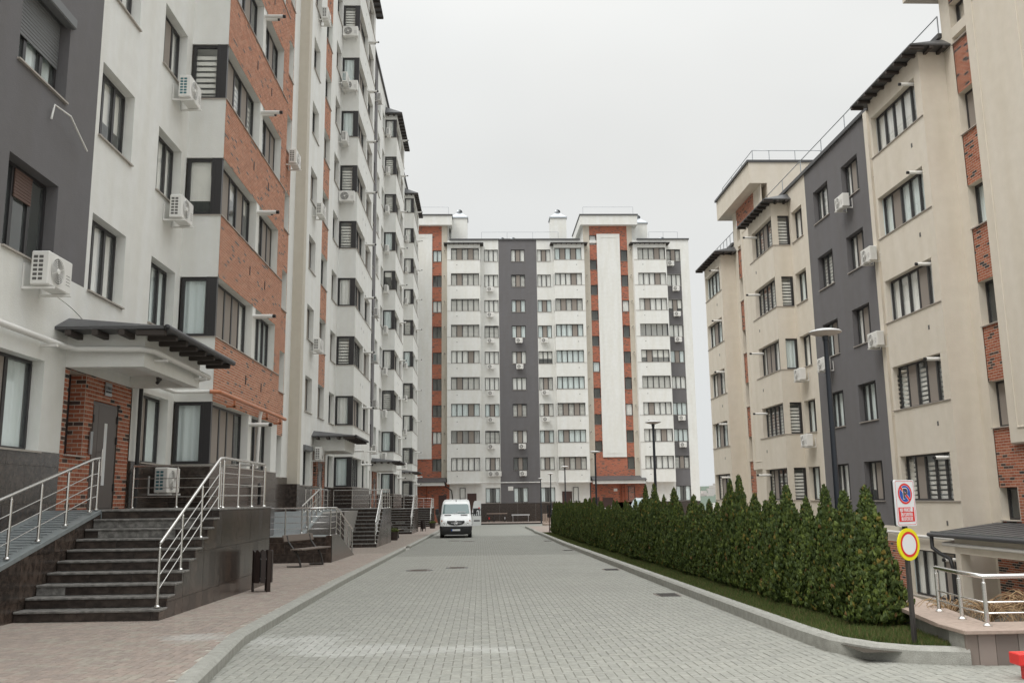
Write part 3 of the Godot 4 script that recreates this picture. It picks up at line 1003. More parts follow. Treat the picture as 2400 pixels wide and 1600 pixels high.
func left_air() -> void:
	var t := face_left(LX)
	var g := "outdoor units on the left block"
	ac(t, 13.75, 3.36, "large white outdoor unit with round fan under the grey-strip window, nearest of all", g)
	ac(t, 19.6, 6.33, "white outdoor unit beside the brick bay, second floor, grille facing us", g)
	ac(t, 19.75, 9.3, "white outdoor unit with teal end beside the brick bay, third floor", g, true)
	ac(t, 31.5, 12.25, "white outdoor unit beyond the brick bay, before the beige fin", g)
	ac(t, 19.6, 0.2, "white outdoor unit with red label low behind the first platform railing", g, true)
	ac(t, 37.2, 21.3, "topmost white unit in the plain wall just past the beige fin", g)
	ac(t, 37.1, 12.1, "white unit past the beige fin, middle one of three", g)
	ac(t, 37.25, 6.2, "white unit past the beige fin, lowest of three above the canopy", g)
	ac(t, 38.2, 1.68, "white unit with dark grille beside the second brick entrance", g)
	ac(t, 43.1, 21.15, "white teal-ended unit next to the second bay, upper one", g, true)
	ac(t, 43.4, 18.05, "white unit next to the second bay, lower one beside green blind", g)
	var side := Transform3D(Basis(), Vector3(0, 0, -44.28))
	ac(side, -7.12, 24.1, "round-fan unit facing us under the second bay's window, highest", "outdoor units on the second bay's end")
	ac(side, -7.08, 21.05, "round-fan unit facing us under the second bay's window, middle", "outdoor units on the second bay's end")
	ac(side, -7.13, 15.0, "round-fan unit facing us under the second bay's window, lowest", "outdoor units on the second bay's end")
	for e in [[27.2, "highest"], [12.0, "second"], [8.9, "third, teal-ended"], [5.9, "fourth"], [2.95, "lowest"]]:
		ac(t, 58.2, e[0], "white unit beside the second grey strip, %s from the top" % e[1], g, e[0] == 8.9)
	for k in range(0, 9):
		ac(t, 64.2, 2.75 + 3.06 * k, "white unit left of the third bay, %s from the bottom" % ordinal(k + 1), "column of units by the third bay")
	for k in [0, 1, 2, 3, 5, 6, 7]:
		ac(t, 81.9, 2.75 + 3.05 * k, "white unit left of the fourth bay, on its %s level" % ordinal(k + 1), "column of units by the fourth bay")

# ---------------------------------------------------------------- the end building
func end_building() -> void:
	var o := thing("apartment_building", "ten-storey end building closing the street, grey strip in its middle", "building")
	var t := face_front(100.5)
	var rows := rows_from(3.04, 0, 8)
	var top := 29.6
	var wa := [0.58, 2.2]
	var wg := [3.7, 5.3]
	var wb := [6.72, 8.31]
	var wc := [21.9, 23.5]
	var gfl := -0.5
	var gh := 1.62
	var deep := 0.14
	# cream, grey, cream
	for z in [[-3.67, 2.25, [wa], "cream", "wall"], [2.25, 6.68, [wg], "grey", "grey_wall"], [6.68, 12.2, [wb], "cream", "wall"]]:
		var h := holes_of(z[2], rows, 1.42) + holes_of(z[2], [gfl], gh)
		wall(o, z[4], t, z[0], -0.56, z[1], top, h, M[z[3]], 0.25)
		fill(o, t, holes_of(z[2], rows, 1.42), 3, deep)
		for g in holes_of(z[2], [gfl], gh): window(o, t, g[0], g[1], g[2] - g[0], gh, 2, 0.08, "pair", [], true)
	var hc := holes_of([wc], rows, 1.42) + holes_of([wc], [gfl], gh)
	wall(o, "wall", t, 18.4, -0.56, 21.88, top, [], M.cream)
	wall(o, "wall", t, 23.56, -0.56, 24.56, top, [], M.cream)
	for k in rows.size():
		if k + 1 < rows.size(): wall(o, "grey_wall", t, 21.88, rows[k] + 1.42, 23.56, rows[k + 1], [], M.grey)
	wall(o, "grey_wall", t, 21.88, gfl + gh, 23.56, rows[0], [], M.grey)
	wall(o, "wall", t, 21.88, rows[8] + 1.42, 23.56, top, [], M.cream)
	reveals(o, t, hc, 0.0, M.cream)
	fill(o, t, holes_of([wc], rows, 1.42), 3, deep)
	for g in holes_of([wc], [gfl], gh): window(o, t, g[0], g[1], 1.6, gh, 2, 0.08, "pair", [], true)
	# bays
	var brows := rows_from(3.0, 0, 8)
	bay(o, t, -3.67, 0.11, 0.85, [[-3.23, -0.01, 5]], brows, 1.44, 1.56, 28.9, 1)
	bay(o, t, 8.64, 12.17, 0.85, [[8.7, 11.84, 5]], brows, 1.44, 1.56, 28.9, -1)
	bay(o, t, 17.89, 21.72, 0.85, [[18.37, 21.6, 5]], brows, 1.44, 1.56, 28.9, 1)
	for b in [[-3.67, 0.11], [8.64, 12.17], [17.89, 21.72]]: eaves(o, t, b[0], b[1], 0.85, 29.35, 28.98, 0.4, 0.55)
	for k in brows.size():
		for x in [-2.6, 11.2, 18.9]:
			var slot := MB.new()
			slot.box(Vector3(x, brows[k] - 0.62, 0.845), Vector3(x + 0.09, brows[k] - 0.54, 0.856), t)
			put(o, "wall_slot", slot.mesh(), M.ac_dark)
	# stairwells: brick strips with windows either side of a raised cream panel
	for s in [[-9.35, -8.3, -8.25, -5.42, -5.35, -4.33, -4.9, 1], [12.92, 13.73, 13.76, 16.45, 16.52, 17.33, 15.0, 0]]:
		var lo := 2.25
		var hi := 31.3
		var strips := [[s[0], s[1], 0], [s[4], s[5], 1]]
		var sh := []
		for st in strips:
			var ws := []
			for k in 10:
				var v: float = 26.04 - 3.0 * (k - 1) if st[2] == 0 else 27.04 - 3.0 * (k - 1)
				var hh := 1.16 if st[2] == 0 else 1.34
				if v < 2.6 or v + hh > 31.2: continue
				ws.append([st[0], v, st[1], v + hh])
			sh.append_array(ws)
			for w in ws: window(o, t, w[0] + 0.02, w[1], w[2] - w[0] - 0.04, w[3] - w[1], 2 if s[7] else 1, 0.1, "none" if rng.randf() < 0.75 else "pleats", [], true)
		wall(o, "brick_wall", t, s[0], lo, s[5], hi, sh, M.brick_far, 0.25)
		var pn := MB.new()
		pn.box(Vector3(s[2], 4.37, 0.002), Vector3(s[3], 30.3, 0.12), t)
		put(o, "stair_panel", pn.mesh(), M.cream)
		var fr := MB.new()
		var i0: float = s[2] + 0.4
		var i1: float = s[3] - 0.4
		for q in [[i0, 4.8, i0 + 0.05, 29.9], [i1 - 0.05, 4.8, i1, 29.9], [i0 + 0.05, 29.85, i1 - 0.05, 29.9], [i0 + 0.05, 4.8, i1 - 0.05, 4.85]]: fr.box(Vector3(q[0], q[1], 0.12), Vector3(q[2], q[3], 0.15), t)
		put(o, "panel_moulding", fr.mesh(), M.cream)
		var sides := MB.new()
		plane(sides, t, s[5], lo, s[5] + (0.66 if s[7] else 0.6), hi, -0.002)
		plane(sides, t, s[0] - (0.7 if s[7] else 0.75), lo, s[0], hi, -0.002)
		put(o, "wall", sides.mesh(), M.beige)
		var x0: float = s[0] - 1.1
		var x1: float = s[5] + 1.2
		var tw := MB.new()
		tw.box(Vector3(x0, 31.28, -8), Vector3(x1, 32.4, 0.6), t)
		tw.box(Vector3(x0 + 0.4, 29.0, -7.8), Vector3(x1 - 0.4, 31.28, -0.3), t)
		put(o, "roof_tower", tw.mesh(), M.cream)
		var cp := MB.new()
		cp.box(Vector3(x0 - 0.08, 32.4, -8.1), Vector3(x1 + 0.08, 32.55, 0.7), t)
		put(o, "coping", cp.mesh(), M.coping)
		roof_rail(o, t, [Vector3(x0 + 0.4, 32.55, 0.2), Vector3(x1 - 0.4, 32.55, 0.2)], 1.0)
		# lean-to over the doors
		var c0: float = s[0] - (0.2 if s[7] else 0.6)
		var c1: float = s[5] + (0.55 if s[7] else 1.0)
		var lr := MB.new()
		lr.quad(t * Vector3(c0, 1.85, 1.6), t * Vector3(c1, 1.85, 1.6), t * Vector3(c1, 2.3, 0), t * Vector3(c0, 2.3, 0))
		lr.box(Vector3(c0, 1.78, 0), Vector3(c1, 1.848, 1.6), t)
		put(o, "porch_roof", lr.mesh(), M.coping)
		var bm := MB.new()
		bm.box(Vector3(c0 + 0.1, 1.42, 0.9), Vector3(c1 - 0.1, 1.778, 1.45), t)
		put(o, "porch_beam", bm.mesh(), M.cream)
		wall(o, "brick_wall", t * at(0, 0, 0.02), c0, -2.7, c1 if s[7] == 0 else -3.43, 1.8, [], M.brick_far)
	# ground-floor openings
	for d in [[-1.46, -0.44, 0.55, 0.0], [9.08, 10.18, 0.66, 0.0], [12.37, 13.22, -0.09, 0.03], [13.59, 14.74, -0.09, 0.03], [-4.63, -3.75, 0.38, 0.03]]:
		var db := MB.new()
		db.bbox(Vector3(d[0], d[2] - 2.1, 0.005 + d[3]), Vector3(d[1], d[2], 0.06 + d[3]), 0.01, t)
		var dn := put(o, "door", db.mesh(), M.brown_door)
		var hb := MB.new()
		hb.tube([t * Vector3(d[1] - 0.2, d[2] - 1.3, 0.12 + d[3]), t * Vector3(d[1] - 0.2, d[2] - 0.8, 0.12 + d[3])], 0.02, 6)
		put(dn, "handle", hb.mesh(), M.steel)
	for w in [[-2.28, -0.04, 0.62, 1.2], [10.31, -0.49, 0.6, 1.6], [16.47, -0.49, 0.75, 1.6]]:
		window(o, t * at(0, 0, 0.11), w[0], w[1], w[2], w[3], 1, 0.02, "pair", [], true)
	var vent := MB.new()
	vent.box(Vector3(3.07, 0.8, 0.003), Vector3(3.64, 1.26, 0.03), t)
	for k in 5: vent.box(Vector3(3.09, 0.84 + k * 0.085, 0.031), Vector3(3.62, 0.89 + k * 0.085, 0.05), t)
	put(o, "air_vent", vent.mesh(), M.white)
	var sgn := MB.new()
	sgn.box(Vector3(14.85, 0.6, 0.035), Vector3(15.25, 0.9, 0.05), t)
	put(o, "name_plate", sgn.mesh(), M.white)
	var base := MB.new()
	base.box(Vector3(-10, -2.9, -0.3), Vector3(-3.43, -0.58, -0.002), t)
	base.box(Vector3(-3.42, -2.9, -0.3), Vector3(c_right(), -0.58, 0.02), t)
	put(o, "plinth", base.mesh(), M.granite)
	for x in range(-3, 24, 1):
		if x % 2: continue
		var jn := MB.new()
		jn.box(Vector3(x + 0.1, -2.55, 0.021), Vector3(x + 0.115, -0.6, 0.023), t)
		put(o, "plinth_joint", jn.mesh(), M.joint)
	var gp := MB.new()
	gp.tube([t * Vector3(-3.7, 1.68, 0.95), t * Vector3(0.2, 1.68, 0.95), t * Vector3(0.35, 1.7, 0.12), t * Vector3(8.4, 1.7, 0.12), t * Vector3(8.6, 1.66, 0.95), t * Vector3(12.4, 1.66, 0.95)], 0.05, 8)
	put(o, "gas_pipe", gp.mesh(), M.white)
	var dp := MB.new()
	dp.tube([t * Vector3(-3.9, 1.8, 1.5), t * Vector3(-3.85, 1.4, 1.4), t * Vector3(-3.2, 0.9, 0.3), t * Vector3(-3.1, 0.2, 0.1), t * Vector3(-3.1, -1.6, 0.1)], 0.06, 8)
	dp.tube([t * Vector3(18.2, 1.8, 1.5), t * Vector3(18.2, 1.0, 0.9), t * Vector3(18.2, -1.4, 0.9)], 0.05, 8)
	put(o, "downpipe", dp.mesh(), M.black)
	var rp := MB.new()
	for x in [15.6, 15.8, 16.1]: rp.tube([t * Vector3(x, 1.5, 0.12), t * Vector3(x, -0.6, 0.12)], 0.055, 8)
	rp.tube([t * Vector3(-5.9, 1.5, 0.12), t * Vector3(-5.9, -0.6, 0.12)], 0.06, 8)
	put(o, "brick_red_pipe", rp.mesh(), M.brick_1)
	for k in 9:
		flue(o, t, 12.45, 4.2 + 3.0 * k, 0.0, 0.5)
		flue(o, t, 17.6, 4.2 + 3.0 * k, 0.0, 0.5)
		flue(o, t, -4.0, 4.2 + 3.0 * k, 0.0, 0.5)
	# body, roof
	var body := MB.new()
	body.box(Vector3(-14, -2.9, -14), Vector3(24.55, top - 0.4, -1.2), t)
	put(o, "inner_wall", body.mesh(), M.room)
	var ew := MB.new()
	ew.box(Vector3(24.3, -0.56, -14), Vector3(24.558, top, -0.002), t)
	ew.box(Vector3(-14, -2.9, -1.3), Vector3(-9.9, top, -0.01), t)
	put(o, "end_wall", ew.mesh(), M.cream)
	var rf := MB.new()
	rf.box(Vector3(-14, top - 0.35, -14), Vector3(24.5, top - 0.02, -0.004), t)
	put(o, "roof", rf.mesh(), M.cream)
	var cp2 := MB.new()
	cp2.box(Vector3(-3.4, top, -14), Vector3(11.8, top + 0.16, 0.12), t)
	cp2.box(Vector3(18.5, top, -14), Vector3(24.65, top + 0.16, 0.12), t)
	put(o, "coping", cp2.mesh(), M.coping)
	roof_rail(o, t, spread(Vector3(0.3, top + 0.16, -0.3), Vector3(9.3, top + 0.16, -0.3), 4), 0.9)
	roof_rail(o, t, spread(Vector3(20.0, top + 0.16, -0.3), Vector3(23.4, top + 0.16, -0.3), 3), 0.9)
	for c in [[-2.3, 3.3, 1], [9.4, 3.3, 1], [19.0, 2.6, 0]]:
		var st := MB.new()
		st.box(Vector3(c[0] - 0.95, top, -2.6), Vector3(c[0] + 0.95, top + c[1] - 0.35, -0.9), t)
		put(o, "chimney", st.mesh(), M.cream)
		var hood := MB.new()
		hood.box(Vector3(c[0] - 1.05, top + c[1] - 0.35, -2.7), Vector3(c[0] + 1.05, top + c[1] - 0.2, -0.8), t)
		var hp := [Vector3(-1, 0, -0.9), Vector3(1, 0, -0.9), Vector3(1, 0, 0.9), Vector3(-1, 0, 0.9)]
		for k in 4:
			var a: Vector3 = hp[k]
			var b2: Vector3 = hp[(k + 1) % 4]
			var off := Vector3(c[0], top + c[1] - 0.2, -1.75)
			hood.quad(t * (b2 + off), t * (a + off), t * (a * 0.25 + off + Vector3(0, 0.7, 0)), t * (b2 * 0.25 + off + Vector3(0, 0.7, 0)))
		put(o, "chimney_hood", hood.mesh(), M.galvanised)
		turbine(o, t * at(c[0], top + c[1] + 0.4, -1.75))
	for x in [3.0, 4.3, 22.0]: turbine(o, t * at(x - 0.3, top + 0.1, -1.2))
	var dg := "outdoor units on the end building"
	for k in range(1, 9): ac(t, 0.85, 26.4 - 3.0 * k, "unit left of the end building's grey strip, %s from the top" % ordinal(k), dg)
	ac(t, 1.55, 2.4, "unit left of the end building's grey strip, right one of the lowest pair", dg)
	for k in [3, 4, 7, 8]: ac(t, 3.95 + 0.05 * k, 26.4 - 3.0 * k, "unit on the end building's grey strip, under its %s window" % ordinal(k + 1), dg)
	for k in [3, 5, 6]: ac(t, 7.0, 26.4 - 3.0 * k, "unit right of the end building's grey strip, under its %s window" % ordinal(k + 1), dg)
	for k in [0, 1, 2, 3, 6, 7]: ac(t, 21.9 + (0.5 if k else 0.0), 26.4 - 3.0 * k, "unit on the end building's right edge, under its %s window" % ordinal(k + 1), dg)

func c_right() -> float: return 24.56

func turbine(o: Node, t: Transform3D) -> void:
	if not cache.has("turbine"):
		var b := MB.new()
		b.lathe([Vector2(0.24, -0.5), Vector2(0.24, 0.0), Vector2(0.3, 0.02)], 14)
		for k in 14:
			var w := TAU * k / 14
			var prev := Vector3.ZERO
			for i in 6:
				var e := PI * (i + 0.6) / 6.2
				var p := Vector3(0.36 * sin(e) * cos(w + 0.1 * i), 0.28 - 0.28 * cos(e), 0.36 * sin(e) * sin(w + 0.1 * i))
				if i: b.quad(prev * Vector3(0.86, 1, 0.86) + Vector3(0.09 * sin(w), 0, -0.09 * cos(w)), prev, p, p * Vector3(0.86, 1, 0.86) + Vector3(0.09 * sin(w), 0, -0.09 * cos(w)))
				prev = p
		b.lathe([Vector2(0.18, 0.53), Vector2(0.001, 0.58)], 14)
		cache["turbine"] = b.mesh()
	put(o, "roof_ventilator", cache["turbine"], M.galvanised, t)

func roof_rail(o: Node, t: Transform3D, pts: Array, high: float) -> void:
	var b := MB.new()
	var top := []
	for p in pts:
		top.append(t * (p + Vector3.UP * high))
		b.tube([t * p, t * (p + Vector3.UP * high)], 0.02, 6)
	b.tube(top, 0.02, 6)
	put(o, "roof_rail", b.mesh(), M.galvanised)

# ---------------------------------------------------------------- the block on the right
func right_block() -> void:
	var o := thing("apartment_building", "right-hand block with beige bays, grey strip and raised stair tower", "building")
	var t := face_right(14.9)
	var rows := rows_from(-0.26, 0, 4)
	var top := 14.4
	var base := -4.6
	var g := func(a: float, b: float) -> Array: return [-b, -a]   # distances to local x
	# grey strip
	var hg := holes_of([g.call(32.9, 34.5), g.call(35.95, 37.6)], rows, 1.47)
	wall(o, "grey_wall", t, -38.5, -1.15, -32.1, top, hg, M.grey)
	fill(o, t, hg, 3, 0.2, [1])
	var sl := MB.new()
	# cream columns beside it
	for c in [[38.5, 40.8, 39.08, 40.45], [29.8, 32.1, 30.15, 31.52]]:
		var h := holes_of([g.call(c[2], c[3])], rows, 1.47)
		wall(o, "wall", t, -c[1], -1.7, -c[0], top, h, M.warm)
		fill(o, t, h, 2, 0.2, [1])
	wall(o, "wall", t, -38.5, -1.7, -32.1, -1.15, [], M.warm)
	bricks(o, t, -38.5, -3.3, -29.9, -1.7, [], RED, 0, 0.1, Vector2(0.24, 0.08))
	var bw := MB.new()
	plane(bw, t, -38.5, base, -29.8, -3.3, 0.01)
	put(o, "plinth", bw.mesh(), M.granite)
	# stairwells
	for s in [[20.7, 21.5, 21.6, 24.5, 24.62, 25.5, 26.05, 20.1], [45.1, 46.0, 46.1, 48.25, 48.35, 49.25, 49.95, 44.5]]:
		var near: bool = s[0] < 30
		var sh := []
		for k in range(-1, 6):
			for q in [[s[4], s[5]], [s[0], s[1]]]:
				var v := 1.83 + 3.0 * k
				var hh := 1.34
				if k == -1:
					if q[0] == s[0]: continue
					v = -0.79; hh = 0.92
				if v + hh > top + 2.0: continue
				sh.append([-q[1], v, -q[0], v + hh])
		if near:
			bricks(o, t * at(0, 0, -0.02), -s[5], -0.9, -s[4], 17.0, sh, RED, 230, 0.12, Vector2(0.24, 0.08))
			bricks(o, t * at(0, 0, -0.02), -s[4], -0.9, -s[1], 1.4, sh, RED, 60, 0.12, Vector2(0.24, 0.08))
			bricks(o, t * at(0, 0, -0.02), -s[1], -0.9, -s[0], 17.0, sh, RED, 0, 0.12, Vector2(0.24, 0.08))
		else:
			bricks(o, t * at(0, 0, -0.02), -s[5], -1.7, -s[4], 16.2, sh, RED, 0, 0.1, Vector2(0.24, 0.08))
			bricks(o, t * at(0, 0, -0.02), -s[4], 14.9, -s[1], 16.2, [], RED, 0, 0.1, Vector2(0.24, 0.08))
			wall(o, "wall", t * at(0, 0, -0.02), -s[1], base, -s[0], 16.2, [], M.warm)
			wall(o, "wall", t * at(0, 0, -0.02), -s[4], base, -s[1], 14.9, [], M.warm)
		for h in sh: window(o, t, h[0] + 0.01, h[1], h[2] - h[0] - 0.02, h[3] - h[1], 1, 0.22, "pleats" if rng.randf() < 0.4 else "none", [0] if rng.randf() < 0.6 else [], true, 0.07)
		reveals(o, t, sh, 0.0, M.warm)
		var pn := MB.new()
		pn.bbox(Vector3(-s[3], 1.3, -0.1), Vector3(-s[2], 14.9, 0.14), 0.04, t)
		put(o, "stair_panel", pn.mesh(), M.warm)
		var fr := MB.new()
		var a: float = -s[3] + 0.42
		var b: float = -s[2] - 0.42
		for q in [[a, 1.72, a + 0.05, 14.5], [b - 0.05, 1.72, b, 14.5], [a + 0.05, 1.72, b - 0.05, 1.77], [a + 0.05, 14.45, b - 0.05, 14.5]]: fr.bbox(Vector3(q[0], q[1], 0.13), Vector3(q[2], q[3], 0.165), 0.012, t)
		put(o, "panel_moulding", fr.mesh(), M.warm)
		wall(o, "wall", t, -s[6], base, -s[5], 17.0 if near else 16.2, [], M.warm)
		wall(o, "wall", t, -s[0], base, -s[7], 17.0 if near else 16.2, [], M.warm)
		var x0: float = -s[6] - 1.1
		var x1: float = -s[7] + 0.0
		var tw := MB.new()
		tw.box(Vector3(x0, 16.2, -9), Vector3(x1, 17.35, 0.6), t)
		tw.box(Vector3(-s[6] + 0.001, 14.0, -8), Vector3(-s[7] - 0.001, 16.2, -0.32), t)
		put(o, "stair_tower", tw.mesh(), M.warm)
		var cp := MB.new()
		cp.box(Vector3(x0 - 0.06, 17.35, -9.1), Vector3(x1 + 0.06, 17.47, 0.7), t)
		put(o, "coping", cp.mesh(), M.coping)
		if not near: roof_rail(o, t, spread(Vector3(x0 + 0.4, 17.47, 0.3), Vector3(x1 - 0.2, 17.47, 0.3), 4) + spread(Vector3(x1 - 0.2, 17.47, -0.6), Vector3(x1 - 0.2, 17.47, -3.4), 3), 0.62)
	wall(o, "wall", t, -20.1, base, -6.0, top, [], M.warm)
	wall(o, "wall", t, -55.5, base, -53.7, top, [], M.warm)
	# bays A (near), B and C
	var brows := rows_from(-3.26, 0, 5)
	bay(o, t, -29.8, -26.05, 0.85, [[-29.65, -26.45, 5]], brows, 1.47, base, 13.9, -1, "warm", [1, 3])
	bay(o, t, -44.45, -40.8, 0.85, [[-43.95, -40.85, 5]], brows, 1.47, base, 13.85, 1, "warm", [1, 2])
	bay(o, t, -53.7, -49.95, 0.85, [[-53.55, -50.35, 4]], brows, 1.47, base, 13.8, -1, "warm", [1, 3])
	for b in [[-29.8, -26.05], [-44.45, -40.8], [-53.7, -49.95]]: eaves(o, t, b[0], b[1], 0.85, 14.3, 13.92, 0.45, 0.52)
	for r in brows:
		flue(o, t, -26.62, r + 1.3, 0.7, 0.5)
		flue(o, t, -43.6, r + 1.2, 0.7, 0.62)
		flue(o, t, -50.5, r + 1.25, 0.7, 0.6)
		for x in [-27.0, -43.6, -51.2]:
			var slot := MB.new()
			slot.box(Vector3(x, r - 0.72, 0.845), Vector3(x + 0.09, r - 0.58, 0.857), t)
			put(o, "wall_slot", slot.mesh(), M.ac_dark)
	# body, roof, coping, rail
	var body := MB.new()
	body.box(Vector3(-55.3, base, -13), Vector3(-6.2, top - 0.4, -1.6), t)
	put(o, "inner_wall", body.mesh(), M.room)
	var ew := MB.new()
	ew.box(Vector3(-55.5, base, -13), Vector3(-55.3, top, -0.01), t)
	ew.box(Vector3(-6.2, base, -13), Vector3(-6.0, top, -0.01), t)
	put(o, "end_wall", ew.mesh(), M.warm)
	var rf := MB.new()
	rf.box(Vector3(-55.3, top - 0.35, -13), Vector3(-6.2, top - 0.02, -0.004), t)
	put(o, "roof", rf.mesh(), M.warm)
	for q in [[-55.6, -50.0], [-44.45, -26.1]]:
		var cp := MB.new()
		cp.box(Vector3(q[0], top, -13), Vector3(q[1], top + 0.15, 0.1), t)
		put(o, "coping", cp.mesh(), M.coping)
		roof_rail(o, t, spread(Vector3(q[0] + 0.3, top + 0.15, -0.1), Vector3(q[1] - 0.3, top + 0.15, -0.1), 8), 0.75)
	# lower entrance canopy on the right
	var lr := MB.new()
	var e0 := -25.1
	var e1 := -14.0
	lr.quad(t * Vector3(e0, -1.1, 2.3), t * Vector3(e1, -1.1, 2.3), t * Vector3(e1, -0.86, -0.03), t * Vector3(e0 - 0.7, -0.86, -0.03))
	lr.box(Vector3(e0, -1.16, -0.03), Vector3(e1, -1.103, 2.3), t)
	var roof := put(o, "porch_roof", lr.mesh(), M.coping)
	var seams := MB.new()
	for k in 22: seams.tube([t * Vector3(e0 + 0.5 * k, -1.095, 2.28), t * Vector3(e0 + 0.5 * k, -0.855, 0.0)], 0.012, 4)
	put(roof, "roof_seam", seams.mesh(), M.coping)
	var gt := MB.new()
	gt.tube([t * Vector3(e0 - 0.05, -1.15, 2.36), t * Vector3(e1, -1.13, 2.36)], 0.06, 8)
	put(roof, "gutter", gt.mesh(), M.tin)
	var edge := MB.new()
	edge.box(Vector3(e0, -1.1, 2.3), Vector3(e1, -1.05, 2.33), t)
	put(roof, "edge_strip", edge.mesh(), M.galvanised)
	var bm := MB.new()
	bm.box(Vector3(-24.1, -1.6, 2.0), Vector3(e1, -1.16, 2.2), t)
	bm.box(Vector3(-24.1, -1.6, 0.0), Vector3(-23.9, -1.16, 2.0), t)
	bm.box(Vector3(-24.1, base, 1.95), Vector3(-23.85, -1.6, 2.2), t)
	put(o, "porch_beam", bm.mesh(), M.warm)
	bricks(o, t * at(0, 0, 0.02), -25.9, base, e1, -1.0, [[-22.1, base, -21.0, -1.95]], RED, 0, 0.3)
	var dd := MB.new()
	dd.box(Vector3(-22.1, base, -0.15), Vector3(-21.0, -1.95, -0.1), t)
	put(o, "door", dd.mesh(), M.black)
	var gp := MB.new()
	gp.tube([t * Vector3(-38.5, -1.38, 0.1), t * Vector3(-30.0, -1.36, 0.1), t * Vector3(-29.9, -1.36, 0.95), t * Vector3(-25.9, -1.36, 0.95), t * Vector3(-24.6, -1.38, 2.25), t * Vector3(e1, -1.38, 2.27)], 0.05, 8)
	put(o, "gas_pipe", gp.mesh(), M.white)
	var dp := MB.new()
	dp.tube([t * Vector3(-25.0, -1.2, 2.36), t * Vector3(-25.0, -1.5, 2.36), t * Vector3(-24.7, -1.65, 2.3), t * Vector3(-24.2, -1.75, 2.3), t * Vector3(-24.1, -2.0, 2.3), t * Vector3(-24.1, base, 2.3)], 0.055, 8)
	put(o, "downpipe", dp.mesh(), M.black)
	var cr := MB.new()
	cr.box(Vector3(-31.9, -1.2, 0.0), Vector3(-31.6, top, 0.1), t)
	put(o, "pilaster", cr.mesh(), M.warm)
	var rg := "outdoor units on the right block"
	ac(t, -34.3, 11.25, "white unit on the grey strip of the right block, near its top", rg)
	ac(t, -37.4, 5.15, "white unit on the right grey strip behind the nearest lamp head", rg)
	ac(t, -40.3, 5.1, "white unit with orange dot beside the right block's middle bay, upper", rg)
	ac(t, -40.0, 2.1, "white unit with hanging hose beside the right block's middle bay, lower", rg)
	ac(t, -32.3, 5.3, "white unit tucked behind the right block's near bay, lower one", rg)
	ac(t, -32.3, 8.5, "white unit tucked behind the right block's near bay, upper dark-fronted one", rg)

# ---------------------------------------------------------------- ground
func strip(b: MB, x0: float, x1: float, d0: float, d1: float, lift: float, step := 2.0) -> void:   # a sheet that follows the slope
	var n := maxi(1, int(ceil((d1 - d0) / step)))
	for k in n:
		var a := d0 + (d1 - d0) * k / n
		var c := d0 + (d1 - d0) * (k + 1) / n
		b.quad(Vector3(x0, hs(a) + lift, -a), Vector3(x1, hs(a) + lift, -a), Vector3(x1, hs(c) + lift, -c), Vector3(x0, hs(c) + lift, -c))

func left_kerb_x(d: float) -> float:   # road side of the left kerb
	var p := [[5.0, -1.9], [8.0, -2.4], [11.0, -2.76], [15.0, -2.86], [20.5, -2.94], [37.0, -3.02], [61.0, -2.95], [95.0, -2.95]]
	for k in p.size() - 1:
		if d <= p[k + 1][0]: return lerpf(p[k][1], p[k + 1][1], clampf((d - p[k][0]) / (p[k + 1][0] - p[k][0]), 0, 1))
	return -2.95

func kerb_bend(x: float) -> float:   # where the right kerb swings out at the near end
	var p := [[3.6, 9.9], [3.64, 9.62], [3.85, 9.12], [4.15, 8.83], [4.62, 8.68], [9.0, 8.66]]
	for k in p.size() - 1:
		if x <= p[k + 1][0]: return lerpf(p[k][1], p[k + 1][1], clampf((x - p[k][0]) / (p[k + 1][0] - p[k][0]), 0, 1))
	return 8.6

func chalk(x: float, d: float, f: FastNoiseLite, spots: Array) -> float:   # spilled lime: ragged pale patches
	var s := 0.0
	for q in spots:
		var e: float = pow((x - q[0]) / q[2], 2) + pow((d - q[1]) / q[3], 2)
		if e < 1.6: s = maxf(s, clampf(1.15 - e + f.get_noise_2d(x * 60, d * 60) * 1.1, 0, 1))
	return s

